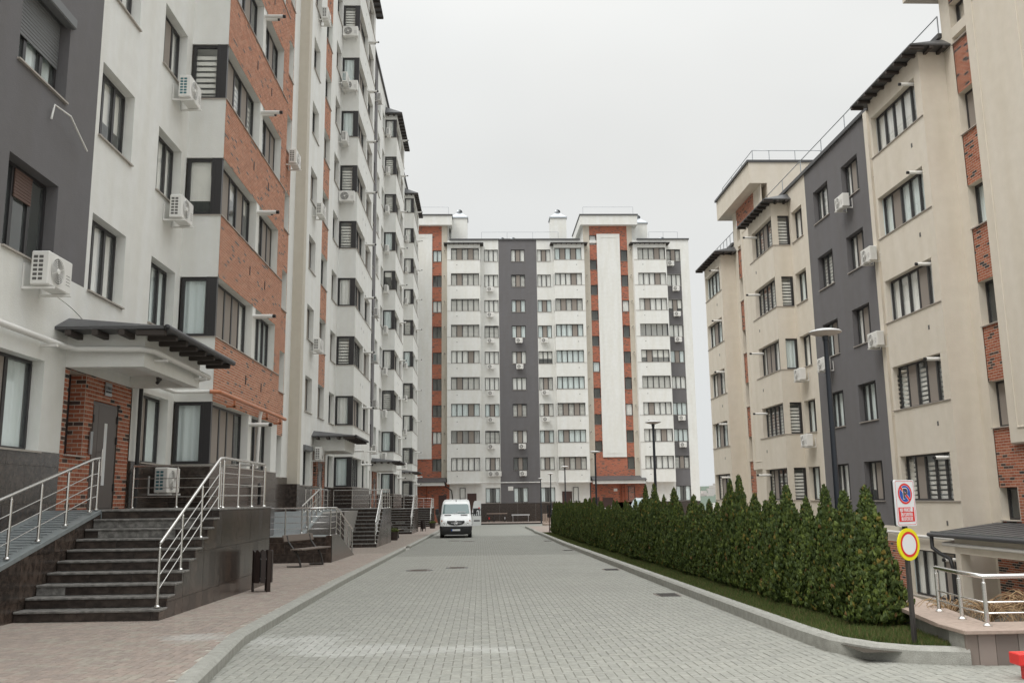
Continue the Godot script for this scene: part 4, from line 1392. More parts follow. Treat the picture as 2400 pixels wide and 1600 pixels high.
# 2:1 herringbone. cells by (i - j) mod 4: 0-1 lie across, 2-3 lie along
func pave(owner: Node, x0: float, x1: float, d0: float, d1: float, lift: float, tones: Array, keys: Array, most: int, inside: Callable, spots: Array, near: float) -> void:
	var u := 0.095
	var b := MB.new()
	var f := noise(21, 0.02, 3)
	var big := noise(22, 0.25, 3)
	var singles := []
	var gap := 0.0042
	var bev := 0.003
	for j in range(int(floor(d0 / u)), int(ceil(d1 / u))):
		for i in range(int(floor(x0 / u)), int(ceil(x1 / u))):
			var m := posmod(i - j, 4)
			if m == 1 or m == 3: continue
			var ax := i * u
			var ad := j * u
			var w := 2 * u if m == 0 else u
			var l := u
			if m == 2:
				ad -= u
				l = 2 * u
			var cx := ax + w / 2
			var cd := ad + l / 2
			if not inside.call(cx, cd): continue
			var k := rng.randi() % tones.size()
			if singles.size() < most and cd > near and absf(cx) < cd * 0.57:
				singles.append([m, cx, cd, k])
				continue
			var c: Color = tones[k] * (1.0 + 0.06 * big.get_noise_2d(cx, cd) + rng.randf_range(-0.03, 0.03))
			if cd < 16: c = c.lerp(Color(0.66, 0.66, 0.64), 0.5 * chalk(cx, cd, f, spots))
			b.col = c
			var dy := rng.randf_range(-0.0012, 0.0012)
			var ya := hs(ad) + lift + dy
			var yb := hs(ad + l) + lift + dy
			var o := [Vector3(ax + gap, ya - bev, -(ad + gap)), Vector3(ax + w - gap, ya - bev, -(ad + gap)), Vector3(ax + w - gap, yb - bev, -(ad + l - gap)), Vector3(ax + gap, yb - bev, -(ad + l - gap))]
			var e := gap + bev
			var p := [Vector3(ax + e, ya, -(ad + e)), Vector3(ax + w - e, ya, -(ad + e)), Vector3(ax + w - e, yb, -(ad + l - e)), Vector3(ax + e, yb, -(ad + l - e))]
			b.quad(p[0], p[1], p[2], p[3])
			if cd < 32:
				for q in 4: b.quad(o[q], o[(q + 1) % 4], p[(q + 1) % 4], p[q])
	var g := put(owner, "paving", b.mesh(), M.paver)
	g.set_meta("kind", "stuff")
	for s in singles:
		var w2: float = u if s[0] == 0 else u / 2
		var l2: float = u / 2 if s[0] == 0 else u
		var key := "paver %d" % s[0]
		if not cache.has(key):
			var q := MB.new()
			q.prism(rect(-w2 + gap, -l2 + gap, w2 - gap, l2 - gap), -0.03, -bev, Transform3D(Basis(Vector3.RIGHT, -PI / 2), Vector3.ZERO))
			var o2 := rect(-w2 + gap, -l2 + gap, w2 - gap, l2 - gap)
			var p2 := rect(-w2 + gap + bev, -l2 + gap + bev, w2 - gap - bev, l2 - gap - bev)
			for k in 4:
				var a := o2[k]; var a2 := o2[(k + 1) % 4]; var c := p2[k]; var c2 := p2[(k + 1) % 4]
				q.quad(Vector3(a.x, -bev, -a.y), Vector3(a2.x, -bev, -a2.y), Vector3(c2.x, 0, -c2.y), Vector3(c.x, 0, -c.y))
			q.quad(Vector3(p2[0].x, 0, -p2[0].y), Vector3(p2[1].x, 0, -p2[1].y), Vector3(p2[2].x, 0, -p2[2].y), Vector3(p2[3].x, 0, -p2[3].y))
			cache[key] = q.mesh()
		put(owner, "paver", cache[key], M[keys[s[3]]], Transform3D(Basis(Vector3.RIGHT, -0.015), Vector3(s[1], hs(s[2]) + lift, -s[2])))

func kerb_stone(parent: Node, p: Array, y0: Array, y1: Array, inner: Array) -> void:   # p: road-side x,d at both ends; inner: back x,d at both ends
	var b := MB.new()
	var e := 0.03
	var g := [Vector3(p[0][0], y0[0], -p[0][1]), Vector3(p[1][0], y0[1], -p[1][1])]
	var gt := [Vector3(p[0][0], y1[0] - e, -p[0][1]), Vector3(p[1][0], y1[1] - e, -p[1][1])]
	var it := [Vector3(inner[0][0], y1[0], -inner[0][1]), Vector3(inner[1][0], y1[1], -inner[1][1])]
	var ig := [Vector3(inner[0][0], y0[0], -inner[0][1]), Vector3(inner[1][0], y0[1], -inner[1][1])]
	var tt := [gt[0].lerp(it[0], 0.22), gt[1].lerp(it[1], 0.22)]
	tt[0].y = y1[0]; tt[1].y = y1[1]
	var flip: bool = (g[1] - g[0]).cross(Vector3.UP).dot(g[0] - it[0]) < 0
	for q in [[g[0], g[1], gt[1], gt[0]], [gt[0], gt[1], tt[1], tt[0]], [tt[0], tt[1], it[1], it[0]], [it[0], it[1], ig[1], ig[0]]]:
		if flip: b.quad(q[1], q[0], q[3], q[2])
		else: b.quad(q[0], q[1], q[2], q[3])
	for k in 2:
		var q := [g[k], gt[k], tt[k], it[k], ig[k]]
		for i in [1, 2, 3]: b.tri(q[0], q[i], q[i + 1])
	put(parent, "kerb_stone", b.mesh(), M.concrete)

func ground() -> void:
	var far := MB.new()
	far.quad(Vector3(-3000, -9, 1500), Vector3(3000, -9, 1500), Vector3(3000, -9, -3000), Vector3(-3000, -9, -3000))
	structure("ground", far.mesh(), M.yard)
	# road: a base sheet with herringbone pavers on it
	var rb := MB.new()
	strip(rb, -3.3, 3.7, -6, 62, -0.12 - 0.0055)
	strip(rb, 3.7, 9.0, -6, 8.9, -0.12 - 0.0055)
	strip(rb, 3.7, 4.3, 8.9, 10, -0.12 - 0.0055)
	strip(rb, -3.3, 3.7, 62, 92, -0.12)
	strip(rb, 3.7, 14.0, 75.4, 92, -0.12)
	strip(rb, -30, -3.3, -6, 2.9, -0.12)
	var road := structure("road", rb.mesh(), M.road_base)
	var far_road := MB.new()
	strip(far_road, -2.9, 3.6, 55, 92, -0.12 + 0.002)
	strip(far_road, 3.65, 14.0, 75.4, 92, -0.12 + 0.002)
	put(road, "far_paving", far_road.mesh(), M.road_far)
	pave(road, -3.1, 8.5, 7.0, 56.0, -0.12, [Color(0.385, 0.385, 0.35), Color(0.395, 0.395, 0.36), Color(0.37, 0.37, 0.337), Color(0.41, 0.407, 0.37)], ["gpav_0", "gpav_1", "gpav_2", "gpav_3"], 300,
		func(x: float, d: float) -> bool: return x > left_kerb_x(d) - 0.08 and (x < 3.62 or (x < 8.3 and d < kerb_bend(x))),
		[[-1.2, 10.4, 1.3, 0.5], [-2.1, 11.2, 0.7, 0.7], [0.2, 10.2, 0.6, 0.22]], 8.35)
	# left pavement
	var wb := MB.new()
	for k in range(3, 92):
		var xa := left_kerb_x(k) - 0.1
		var xb := left_kerb_x(k + 1) - 0.1
		var ll := -0.0055 if k < 56 else 0.0
		wb.quad(Vector3(-7.3, hs(k) + ll, -k), Vector3(xa, hs(k) + ll, -k), Vector3(xb, hs(k + 1) + ll, -k - 1), Vector3(-7.3, hs(k + 1) + ll, -k - 1))
	strip(wb, -16, 25, 92, 101, 0.001)
	strip(wb, 3.75, 6.4, 56.6, 75.3, 0.0)
	var walk := structure("pavement", wb.mesh(), M.walk_base)
	var wf := MB.new()
	strip(wf, -7.3, -3.1, 55, 92, 0.004)
	strip(wf, -16, 25, 91.8, 101, 0.005)
	strip(wf, 3.75, 6.4, 56.6, 75.3, 0.005)
	put(walk, "far_paving", wf.mesh(), M.walk_far)
	pave(walk, -7.2, -1.9, 7.0, 55.5, 0.0, [Color(0.40, 0.33, 0.29), Color(0.43, 0.35, 0.305), Color(0.37, 0.31, 0.275), Color(0.42, 0.37, 0.32)], ["wpav_0", "wpav_1", "wpav_2", "wpav_3"], 300,
		func(x: float, d: float) -> bool: return x < left_kerb_x(d) - 0.17,
		[[-3.25, 10.7, 0.5, 0.5]], 8.2)
	# kerbs, stone by stone
	var lk := MB.new()
	var kerb := structure("kerb_left", lk.mesh(), M.concrete) if false else Node3D.new()
	kerb.name = "kerb_left"
	add_child(kerb)
	kerb.set_meta("kind", "structure")
	var d := 6.0
	while d < 92:
		var l := 1.0
		var low := 1.0 if not (d > 36.4 and d < 38.4) else 0.25
		var a := left_kerb_x(d + 0.004)
		var c := left_kerb_x(d + l - 0.004)
		kerb_stone(kerb, [[a, d + 0.004], [c, d + l - 0.004]], [road_y(d) - 0.03, road_y(d + l) - 0.03], [lerpf(road_y(d), hs(d) + 0.006, low), lerpf(road_y(d + l), hs(d + l) + 0.006, low)], [[a - 0.17, d + 0.004], [c - 0.17, d + l - 0.004]])
		d += l
	var rk := Node3D.new()
	rk.name = "kerb_right"
	add_child(rk)
	rk.set_meta("kind", "structure")
	var path := []
	d = 10.6
	path.append_array([[4.62, 8.66], [4.15, 8.83], [3.85, 9.12], [3.64, 9.62]])
	while d < 56:
		path.append([3.6, d]); d += 1.0
	path.append_array([[3.55, 57.0], [3.5, 58.5], [3.52, 60.0], [3.6, 62.0], [3.64, 64.0]])
	while path[-1][1] < 75: path.append([3.65, path[-1][1] + 1.0])
	for k in path.size() - 1:
		var p: Array = path[k]
		var q: Array = path[k + 1]
		var n := Vector2(q[1] - p[1], p[0] - q[0]).normalized() * 0.16
		var n0 := n
		var n1 := n
		if k > 0: n0 = (n + Vector2(p[1] - path[k - 1][1], path[k - 1][0] - p[0]).normalized() * 0.16) / 2.0
		if k < path.size() - 2: n1 = (n + Vector2(path[k + 2][1] - q[1], q[0] - path[k + 2][0]).normalized() * 0.16) / 2.0
		kerb_stone(rk, [p, q], [road_y(p[1]) - 0.03, road_y(q[1]) - 0.03], [hs(p[1]) + 0.03, hs(q[1]) + 0.03], [[p[0] + n0.x, p[1] + n0.y], [q[0] + n1.x, q[1] + n1.y]])
	# planting bed under the hedge and the lower yard beyond it
	var bed := MB.new()
	strip(bed, 3.7, 5.55, 8.9, 56.6, -0.02)
	structure("planting_bed", bed.mesh(), M.soil)
	var bank := MB.new()
	bank.quad(Vector3(5.55, -1.5, -8.9), Vector3(8.6, -4.35, -8.9), Vector3(8.6, -4.35, -58), Vector3(5.55, -2.16, -58))
	bank.quad(Vector3(8.6, -4.35, -2), Vector3(40, -4.35, -2), Vector3(40, -4.35, -91), Vector3(8.6, -4.35, -91))
	bank.quad(Vector3(5.55, -2.16, -58), Vector3(8.6, -4.35, -58), Vector3(8.6, -4.35, -75.2), Vector3(6.4, -2.33, -75.2))
	structure("lower_yard", bank.mesh(), M.yard)
	# far hills across the valley
	var hb := MB.new()
	var hn := noise(40, 0.004, 4)
	var prev := []
	for k in 81:
		var x := -900.0 + 30.0 * k
		var h := 7.0 + 5.0 * hn.get_noise_1d(x)
		var row := [Vector3(x, -9, -520), Vector3(x, -5 + h * 0.35, -640), Vector3(x, h, -800), Vector3(x, -9, -1000)]
		if prev:
			for i in 3: hb.quad(prev[i], row[i], row[i + 1], prev[i + 1])
		prev = row
	structure("hills", hb.mesh(), M.hill)
	var tb := MB.new()
	for k in 320:
		var x := rng.randf_range(40, 420)
		var f := rng.randf()
		var z := lerpf(660, 795, f)
		var h := 7.0 + 5.0 * hn.get_noise_1d(x)
		var y := lerpf(-5 + h * 0.35, h, (z - 640) / 160.0)
		var c := Color(0.55, 0.52, 0.5).lerp(Color(0.35, 0.3, 0.28), rng.randf())
		tb.col = c
		var s := Vector3(rng.randf_range(3, 8), rng.randf_range(2, 4.5), 6)
		tb.box(Vector3(x, y - 1.5, -z - s.z), Vector3(x + s.x, y + s.y - 1.0, -z))
	var town := put(self, "hillside_town", tb.mesh(), M.town)
	tag(town, "tiny pale houses scattered on the hazy hill between the buildings", "town")
	town.set_meta("kind", "stuff")

# ---------------------------------------------------------------- entrance stairs, platforms and ramps
func stairs(label: String, d0: float, d1: float, d_end: float, xl: float, xr: float, y_top: float, xw: float) -> Node3D:
	var o := thing("entrance_stairs", label, "stairs", Vector3.ZERO, 0, "dark stone entrance stairs")
	var n := 10
	var yb := hs(d0)
	var rise := (y_top - yb) / n
	var run := (d1 - d0) / (n - 1)
	for k in n:
		var y := yb + rise * (k + 1)
		var d := d0 + run * k
		var dd := d + run if k < n - 1 else d + 0.3
		var tb := MB.new()
		tb.bbox(Vector3(xl + 0.005, y - 0.03, -dd), Vector3(xr + 0.012, y, -(d - 0.025)), 0.006)
		var tread := put(o, "step", tb.mesh(), M.slate)
		var rb := MB.new()
		rb.box(Vector3(xl + 0.005, y - rise + 0.001, -(dd + 0.2)), Vector3(xr - 0.02, y - 0.031, -d - 0.012))
		put(tread, "riser_core", rb.mesh(), M.joint)
		var t := Transform3D(Basis(), Vector3(0, 0, -d - 0.012))
		pieces(tread, "riser_tile", t, rect(xl + 0.005, y - rise + 0.002, xr - 0.016, y - 0.032), [], 0.6, rise - 0.03, 0.005, 0.01, 0.0, ["granite_b", "granite", "slate"], [0.5, 0.9, 1.0], 99, [], Vector2(xl + 0.2 * (k % 3), y - rise + 0.002))
	# platform body and floor slab
	var pb := MB.new()
	pb.box(Vector3(xw, yb - 0.6, -d_end), Vector3(xr - 0.014, y_top - 0.031, -(d1 + 0.012)))
	put(o, "platform", pb.mesh(), M.joint)
	var fb := MB.new()
	fb.bbox(Vector3(xw, y_top - 0.03, -d_end - 0.012), Vector3(xr + 0.014, y_top - 0.001, -(d1 + 0.28)), 0.006)
	put(o, "floor_slab", fb.mesh(), M.slate)
	# street side: stepped outline in stone tiles
	var t := face_left(xr - 0.014)
	var poly := PackedVector2Array([Vector2(d0, yb - 0.05)])
	for k in n:
		poly.append(Vector2(d0 + run * k, yb + rise * (k + 1) - 0.032))
		if k < n - 1: poly.append(Vector2(d0 + run * (k + 1), yb + rise * (k + 1) - 0.032))
	poly.append(Vector2(d_end, y_top - 0.032))
	poly.append(Vector2(d_end, hs(d_end) - 0.05))
	var sb := MB.new()
	for g in Geometry2D.offset_polygon(poly, -0.02): sb.prism(g, -0.15, 0.0, t)
	put(o, "side_wall", sb.mesh(), M.joint)
	pieces(o, "side_tile", t, poly, [], 0.31, 0.6, 0.005, 0.012, 0.0, ["granite", "granite_c", "granite_b"], [0.4, 0.75, 1.0], 120, [], Vector2(d0, y_top - 0.032 - 0.6 * 4))
	var ft := Transform3D(Basis(Vector3(-1, 0, 0), Vector3.UP, Vector3(0, 0, -1)), Vector3(0, 0, -d_end))
	pieces(o, "side_tile", ft, rect(-xr, hs(d_end) - 0.05, -xw, y_top - 0.032), [], 0.6, 0.6, 0.005, 0.012, 0.0, ["granite", "granite_b"], [0.5, 1.0], 40)
	return o

func ramp_deck(o: Node, x0: float, x1: float, d0: float, y0: float, d1: float, y1: float, grooves: int) -> void:
	var b := MB.new()
	b.quad(Vector3(x0, y0, -d0), Vector3(x1, y0, -d0), Vector3(x1, y1, -d1), Vector3(x0, y1, -d1))
	b.quad(Vector3(x0, y0 - 0.06, -d0 + 0.001), Vector3(x1, y0 - 0.06, -d0 + 0.001), Vector3(x1, y0, -d0 + 0.001), Vector3(x0, y0, -d0 + 0.001))
	b.quad(Vector3(x1, y0 - 0.06, -d0), Vector3(x1, y1 - 0.06, -d1), Vector3(x1, y1, -d1), Vector3(x1, y0, -d0))
	var deck := put(o, "ramp_deck", b.mesh(), M.groove)
	var key := "rib %.2f" % (x1 - x0)
	if not cache.has(key):
		var r := MB.new()
		r.bbox(Vector3(0.14, 0, -0.012), Vector3(x1 - x0 - 0.14, 0.012, 0.012), 0.005)
		cache[key] = r.mesh()
	for k in grooves:
		var f := (k + 0.5) / grooves
		put(deck, "grip_strip", cache[key], M.galvanised, at(x0, lerpf(y0, y1, f), -lerpf(d0, d1, f)))

func entrances() -> void:
	# first stairs, with the ramp on its left
	var y1 := -0.11
	var s1 := stairs("nearest dark stone stairs with steel rails below the brick entrance", 12.5, 15.1, 18.72, -6.2, -4.29, y1, LX)
	railing(s1, spread(Vector3(-4.36, hs(12.5) + 0.16, -12.6), Vector3(-4.36, y1 - 0.02, -15.25), 4) + spread(Vector3(-4.36, y1, -15.5), Vector3(-4.36, y1, -18.4), 4), 0.84)
	railing(s1, spread(Vector3(-7.05, y1, -18.62), Vector3(-4.4, y1, -18.62), 4), 0.84)
	var r1 := thing("access_ramp", "ribbed grey ramp with steel rail left of the nearest stairs", "ramp", Vector3.ZERO, 0, "access ramps")
	var ye := y1 - 0.227 * 6.2
	ramp_deck(r1, LX + 0.02, -6.205, 15.1 - 6.2, ye, 15.1, y1, 44)
	var flat := MB.new()
	flat.box(Vector3(LX + 0.02, y1 - 0.5, -16.5), Vector3(-6.195, y1 - 0.002, -15.1))
	put(r1, "landing", flat.mesh(), M.groove)
	var t := face_left(-6.215)
	var poly := PackedVector2Array([Vector2(8.9, hs(8.9) - 0.05), Vector2(15.1, hs(15.1) - 0.05), Vector2(15.1, y1 - 0.06), Vector2(8.9, ye - 0.06)])
	var wb := MB.new()
	wb.prism(poly, -0.1, 0.0, t)
	put(r1, "side_wall", wb.mesh(), M.joint)
	pieces(r1, "side_tile", t, poly, [], 0.31, 0.6, 0.005, 0.008, 0.0, ["granite", "granite_c", "granite_b"], [0.4, 0.75, 1.0], 90, [], Vector2(8.9, -2.5))
	railing(r1, spread(Vector3(-6.27, y1 - 0.227 * 5.2, -9.9), Vector3(-6.27, y1 - 0.03, -14.8), 7) + [Vector3(-6.27, y1, -15.04)], 0.84)
	# second entrance: stairs, walkway and a folded ramp
	var y2 := -0.38
	var s2 := stairs("second dark stone stairs, behind the folded ramp and its railing", 37.8, 40.1, 43.85, -6.1, -4.29, y2, LX)
	railing(s2, spread(Vector3(-4.36, hs(37.8) + 0.16, -37.9), Vector3(-4.36, y2 - 0.02, -40.2), 4) + spread(Vector3(-4.36, y2, -40.5), Vector3(-4.36, y2, -43.6), 4), 0.84)
	railing(s2, spread(Vector3(-7.05, y2, -43.75), Vector3(-4.4, y2, -43.75), 4), 0.84)
	var r2 := thing("access_ramp", "pale grey folded ramp with granite base before the second stairs", "ramp", Vector3.ZERO, 0, "access ramps")
	var yl := -1.02
	ramp_deck(r2, LX + 0.02, -5.35, 27.7, yl, 31.0, y2, 22)
	var wk := MB.new()
	wk.box(Vector3(LX + 0.02, y2 - 0.6, -40.05), Vector3(-6.11, y2 - 0.003, -31.0))
	wk.box(Vector3(LX + 0.02, yl - 0.5, -27.7), Vector3(-4.45, yl - 0.003, -26.6))
	put(r2, "landing", wk.mesh(), M.groove)
	ramp_deck(r2, -5.3, -4.45, 27.7, yl - 0.003, 31.3, hs(31.3) + 0.02, 0)
	var core := MB.new()
	core.prism(PackedVector2Array([Vector2(27.7, -2.4), Vector2(40.0, -2.4), Vector2(40.0, y2 - 0.07), Vector2(31.0, y2 - 0.07), Vector2(27.7, yl - 0.07)]), -1.0, 0.0, face_left(-5.36) if false else face_left(-5.37))
	put(r2, "retaining_wall", core.mesh(), M.joint)
	pieces(r2, "side_tile", face_left(-5.37), PackedVector2Array([Vector2(27.7, -2.2), Vector2(36.0, -2.2), Vector2(36.0, y2 - 0.07), Vector2(31.0, y2 - 0.07), Vector2(27.7, yl - 0.07)]), [], 0.6, 0.3, 0.005, 0.012, 0.5, ["granite", "granite_c"], [0.5, 1.0], 60)
	var low := MB.new()
	var lp := PackedVector2Array([Vector2(26.5, hs(26.5) - 0.1), Vector2(31.2, hs(31.2) - 0.1), Vector2(31.2, hs(31.2) + 0.02), Vector2(27.75, yl + 0.02), Vector2(26.5, yl + 0.02)])
	low.prism(lp, -0.16, 0.0, face_left(-4.3), true)
	put(r2, "outer_wall", low.mesh(), M.granite_c)
	var fw := Transform3D(Basis(), Vector3(0, 0, -26.5))
	var fb := MB.new()
	fb.box(Vector3(LX, hs(26.5) - 0.1, -0.1), Vector3(-4.3, yl - 0.003, -0.012), fw)
	put(r2, "front_wall", fb.mesh(), M.joint)
	pieces(r2, "front_tile", fw * at(0, 0, -0.012), rect(LX, hs(26.5) - 0.1, -4.302, yl - 0.02), [], 1.2, 0.3, 0.005, 0.012, 0.3, ["granite_c", "granite", "granite_b"], [0.5, 0.8, 1.0], 40)
	railing(r2, spread(Vector3(-7.0, yl, -26.75), Vector3(-4.38, yl, -26.75), 5) + [Vector3(-4.38, yl, -27.8)] + spread(Vector3(-4.38, yl - 0.15, -28.6), Vector3(-4.38, hs(31.3) + 0.05, -31.3), 4), 0.8)
	railing(r2, spread(Vector3(-5.42, yl + 0.05, -27.8), Vector3(-5.42, y2, -31.0), 5) + spread(Vector3(-6.0, y2, -31.3), Vector3(-6.2, y2, -37.0), 6), 0.8)
	# third and fourth
	var y3 := -0.6
	var s3 := stairs("third dark stone stairs, left of the parked van", 56.9, 59.4, 62.85, -6.2, -4.29, y3, LX)
	railing(s3, spread(Vector3(-4.36, hs(56.9) + 0.15, -57.0), Vector3(-4.36, y3 - 0.02, -59.5), 4) + spread(Vector3(-4.36, y3, -59.8), Vector3(-4.36, y3, -62.6), 4), 0.84)
	railing(s3, spread(Vector3(-7.05, y3, -62.75), Vector3(-4.4, y3, -62.75), 4), 0.84)
	var y4 := -0.78
	var s4 := stairs("farthest dark stone stairs, close to the end building", 78.6, 81.0, 84.6, -6.2, -4.29, y4, LX)
	railing(s4, spread(Vector3(-4.36, hs(78.6) + 0.15, -78.7), Vector3(-4.36, y4 - 0.02, -81.1), 4) + spread(Vector3(-4.36, y4, -81.4), Vector3(-4.36, y4, -84.4), 4), 0.84)
	railing(s4, spread(Vector3(-7.05, y4, -84.5), Vector3(-4.4, y4, -84.5), 4), 0.84)
	var r3 := thing("access_ramp", "small grey ramp with steel rail beyond the farthest stairs", "ramp", Vector3.ZERO, 0, "access ramps")
	ramp_deck(r3, -4.25, -3.2, 92.0, hs(92), 85.0, y4 - 0.5, 0)
	railing(r3, spread(Vector3(-3.25, y4 - 0.5, -85.2), Vector3(-3.25, hs(92), -92), 5), 0.8)

# ---------------------------------------------------------------- plants
func thuja_mesh(seed_: int, fat: float) -> Array:
	var r := RandomNumberGenerator.new()
	r.seed = seed_
	var f := noise(seed_, 1.6, 2)
	var b := MB.new()
	var prof := func(v: float) -> float:   # radius at height v (0..1), unit tree 1 m tall
		return fat * (pow(clampf(v / 0.07, 0, 1), 0.7)) * pow(1.0 - v, 0.72) * (1.0 - 0.12 * v) + 0.004
	for k in 7600:
		var v := 1.0 - sqrt(r.randf_range(0.0003, 1.0)) * 0.985
		if r.randf() < 0.12: v = r.randf_range(0.02, 0.999)
		var a := r.randf() * TAU
		var dirv := Vector3(cos(a), 0, sin(a))
		# vertical lobes, as upright sprays stand in clumps
		var lobe := 0.80 + 0.34 * f.get_noise_3d(dirv.x * 1.4, v * 1.7, dirv.z * 1.4) + 0.10 * sin(a * 7.0 + v * 9.0 + seed_)
		var deep := 1.0 - 0.42 * pow(r.randf(), 1.7)
		var p: Vector3 = dirv * prof.call(v) * lobe * deep
		p.y = v
		var up := (Vector3.UP * 1.0 + dirv * r.randf_range(0.1, 0.75) + Vector3(r.randf() - 0.5, r.randf() - 0.4, r.randf() - 0.5) * 0.75).normalized()
		var tang := Vector3(-dirv.z, 0, dirv.x).rotated(Vector3.UP, r.randf_range(-1.2, 1.2))
		var side := (tang + up * -tang.dot(up)).normalized()
		var s := r.randf_range(0.016, 0.034) * (1.15 if v < 0.8 else 0.75)
		var tone := r.randf()
		var c := Color(0.042, 0.068, 0.013).lerp(Color(0.125, 0.165, 0.027), tone * tone)
		if r.randf() < 0.04: c = Color(0.2, 0.155, 0.03)
		if r.randf() < 0.012: c = Color(0.18, 0.10, 0.035)
		b.col = c
		var w := s * 0.42
		var lean := side.cross(up) * s * 0.25
		# a flat spray with three fingers
		var p0 := p
		var p1 := p + up * s * 0.55 - side * w
		var p2 := p + up * s * 1.15 - side * w * 0.5 + lean
		var p3 := p + up * s * 0.75
		var p4 := p + up * s * 1.35 + lean
		var p5 := p + up * s * 1.05 + side * w * 0.65 + lean
		var p6 := p + up * s * 0.5 + side * w
		b.tri(p0, p3, p1); b.tri(p1, p3, p2); b.tri(p0, p6, p3); b.tri(p3, p6, p5); b.tri(p2, p3, p4); b.tri(p3, p5, p4)
	# solid core in the leaf green, so that the middle is closed
	b.col = Color(0.06, 0.095, 0.016)
	var lp := []
	for k in 9: lp.append(Vector2(maxf(0.002, prof.call(k / 8.0 * 0.96 + 0.02) * 0.42), 0.03 + k / 8.0 * 0.9))
	b.lathe(lp, 9)
	var t := MB.new()
	t.tube([Vector3(0, -0.06, 0), Vector3(0.004, 0.1, 0), Vector3(0, 0.5, 0)], 0.016, 7, 0.006)
	return [b.mesh(), t.mesh()]

func hedge() -> void:
	var kinds := []
	for k in 5: kinds.append(thuja_mesh(100 + k, [0.24, 0.215, 0.255, 0.2, 0.23][k]))
	# known tops, [distance, height]; the others fill the row
	var known := [[10.7, 1.62], [11.35, 1.58], [11.9, 1.66], [12.6, 1.52], [13.2, 1.7], [13.9, 1.62], [14.5, 1.5], [15.1, 1.62], [15.7, 1.95], [16.2, 1.88], [16.9, 1.6], [17.5, 1.5], [18.1, 1.56], [18.7, 1.5], [19.3, 1.68], [19.9, 1.5], [20.5, 1.51], [21.2, 1.88], [21.9, 1.55], [22.5, 1.73], [23.1, 1.6], [23.6, 2.05], [24.2, 1.7], [24.8, 2.03], [25.4, 1.6], [26.0, 1.55], [26.5, 1.68], [27.1, 1.5], [27.7, 1.54]]
	var d := 28.3
	while d < 56.0:
		var h := 1.62
		if d > 36: h = 1.78
		known.append([d, h + rng.randf_range(-0.13, 0.12)])
		d += 0.58 + rng.randf_range(-0.06, 0.08)
	for k in known.size():
		var q: Array = known[k]
		var o := thing("thuja_tree", "%s thuja of the hedge row counted from the road sign" % ordinal(k + 1), "tree", Vector3(4.56 + rng.randf_range(-0.06, 0.06), hs(q[0]) - 0.03, -q[0]), rng.randf() * TAU, "thuja hedge along the road")
		var m: Array = kinds[[0, 1, 3, 2, 4, 3, 1][k % 7]]
		var w: float = 1.72 * (1.12 if k == 0 else rng.randf_range(0.92, 1.06))
		o.scale = Vector3(w, q[1], w)
		put(o, "crown", m[0], M.leaf)
		put(o, "trunk", m[1], M.bark)

func grass() -> void:
	var b := MB.new()
	for k in 26:
		var a := rng.randf() * TAU
		var p := Vector3(rng.randf_range(-0.05, 0.05), 0, rng.randf_range(-0.05, 0.05))
		var l := rng.randf_range(0.03, 0.075)
		var s := Vector3(cos(a), 0, sin(a)) * 0.003
		var e := p + Vector3(rng.randf_range(-0.03, 0.03), l, rng.randf_range(-0.03, 0.03))
		b.col = Color(0.05, 0.085, 0.016).lerp(Color(0.11, 0.165, 0.035), rng.randf())
		if rng.randf() < 0.14: b.col = Color(0.19, 0.145, 0.06)
		b.tri(p - s, p + s, e)
	var mm := MultiMesh.new()
	mm.transform_format = MultiMesh.TRANSFORM_3D
	mm.mesh = b.mesh()
	var spots := []
	for k in 15000:
		var d := 9.0 + 47.0 * pow(rng.randf(), 1.7)
		var x := 3.78 + 1.25 * pow(rng.randf(), 1.3)
		if d < 10.4 and rng.randf() < 0.8: x = rng.randf_range(3.75, 5.1)
		var lim := 3.76 if d > 9.8 else 3.85 + (9.8 - d) * 0.9
		if x < lim: continue
		spots.append(Vector3(x, hs(d) - 0.02, -d))
	mm.instance_count = spots.size()
	for k in spots.size(): mm.set_instance_transform(k, Transform3D(Basis(Vector3.UP, rng.randf() * TAU).scaled(Vector3.ONE * rng.randf_range(0.7, 1.35)), spots[k]))
	var o := MultiMeshInstance3D.new()
	o.name = "grass"
	o.multimesh = mm
	o.material_override = M.grass
	add_child(o)
	tag(o, "short green grass between the kerb and the thuja hedge", "grass")
	o.set_meta("kind", "stuff")

func dry_grass(label: String, where: Vector3, n: int, size: float) -> void:
	var b := MB.new()
	for k in n:
		var a := rng.randf() * TAU
		var reach := rng.randf_range(0.25, 0.62) * size
		var lift := rng.randf_range(0.14, 0.34) * size
		var c := Color(0.42, 0.29, 0.16).lerp(Color(0.22, 0.13, 0.07), rng.randf())
		b.col = c
		var pts := []
		for i in 7:
			var f := i / 6.0
			var s := a + 0.7 * f * (rng.randf() - 0.5)
			pts.append(Vector3(cos(s) * reach * f, lift * sin(PI * minf(f * 0.92 + 0.04, 1.0)) + 0.02, sin(s) * reach * f))
		b.tube(pts, rng.randf_range(0.004, 0.008), 4, 0.002, false)
	var o := put(self, numbered("ornamental_grass"), b.mesh(), M.dry, at(where.x, where.y, where.z))
	tag(o, label, "dry plant", "withered grass clumps in the planter")

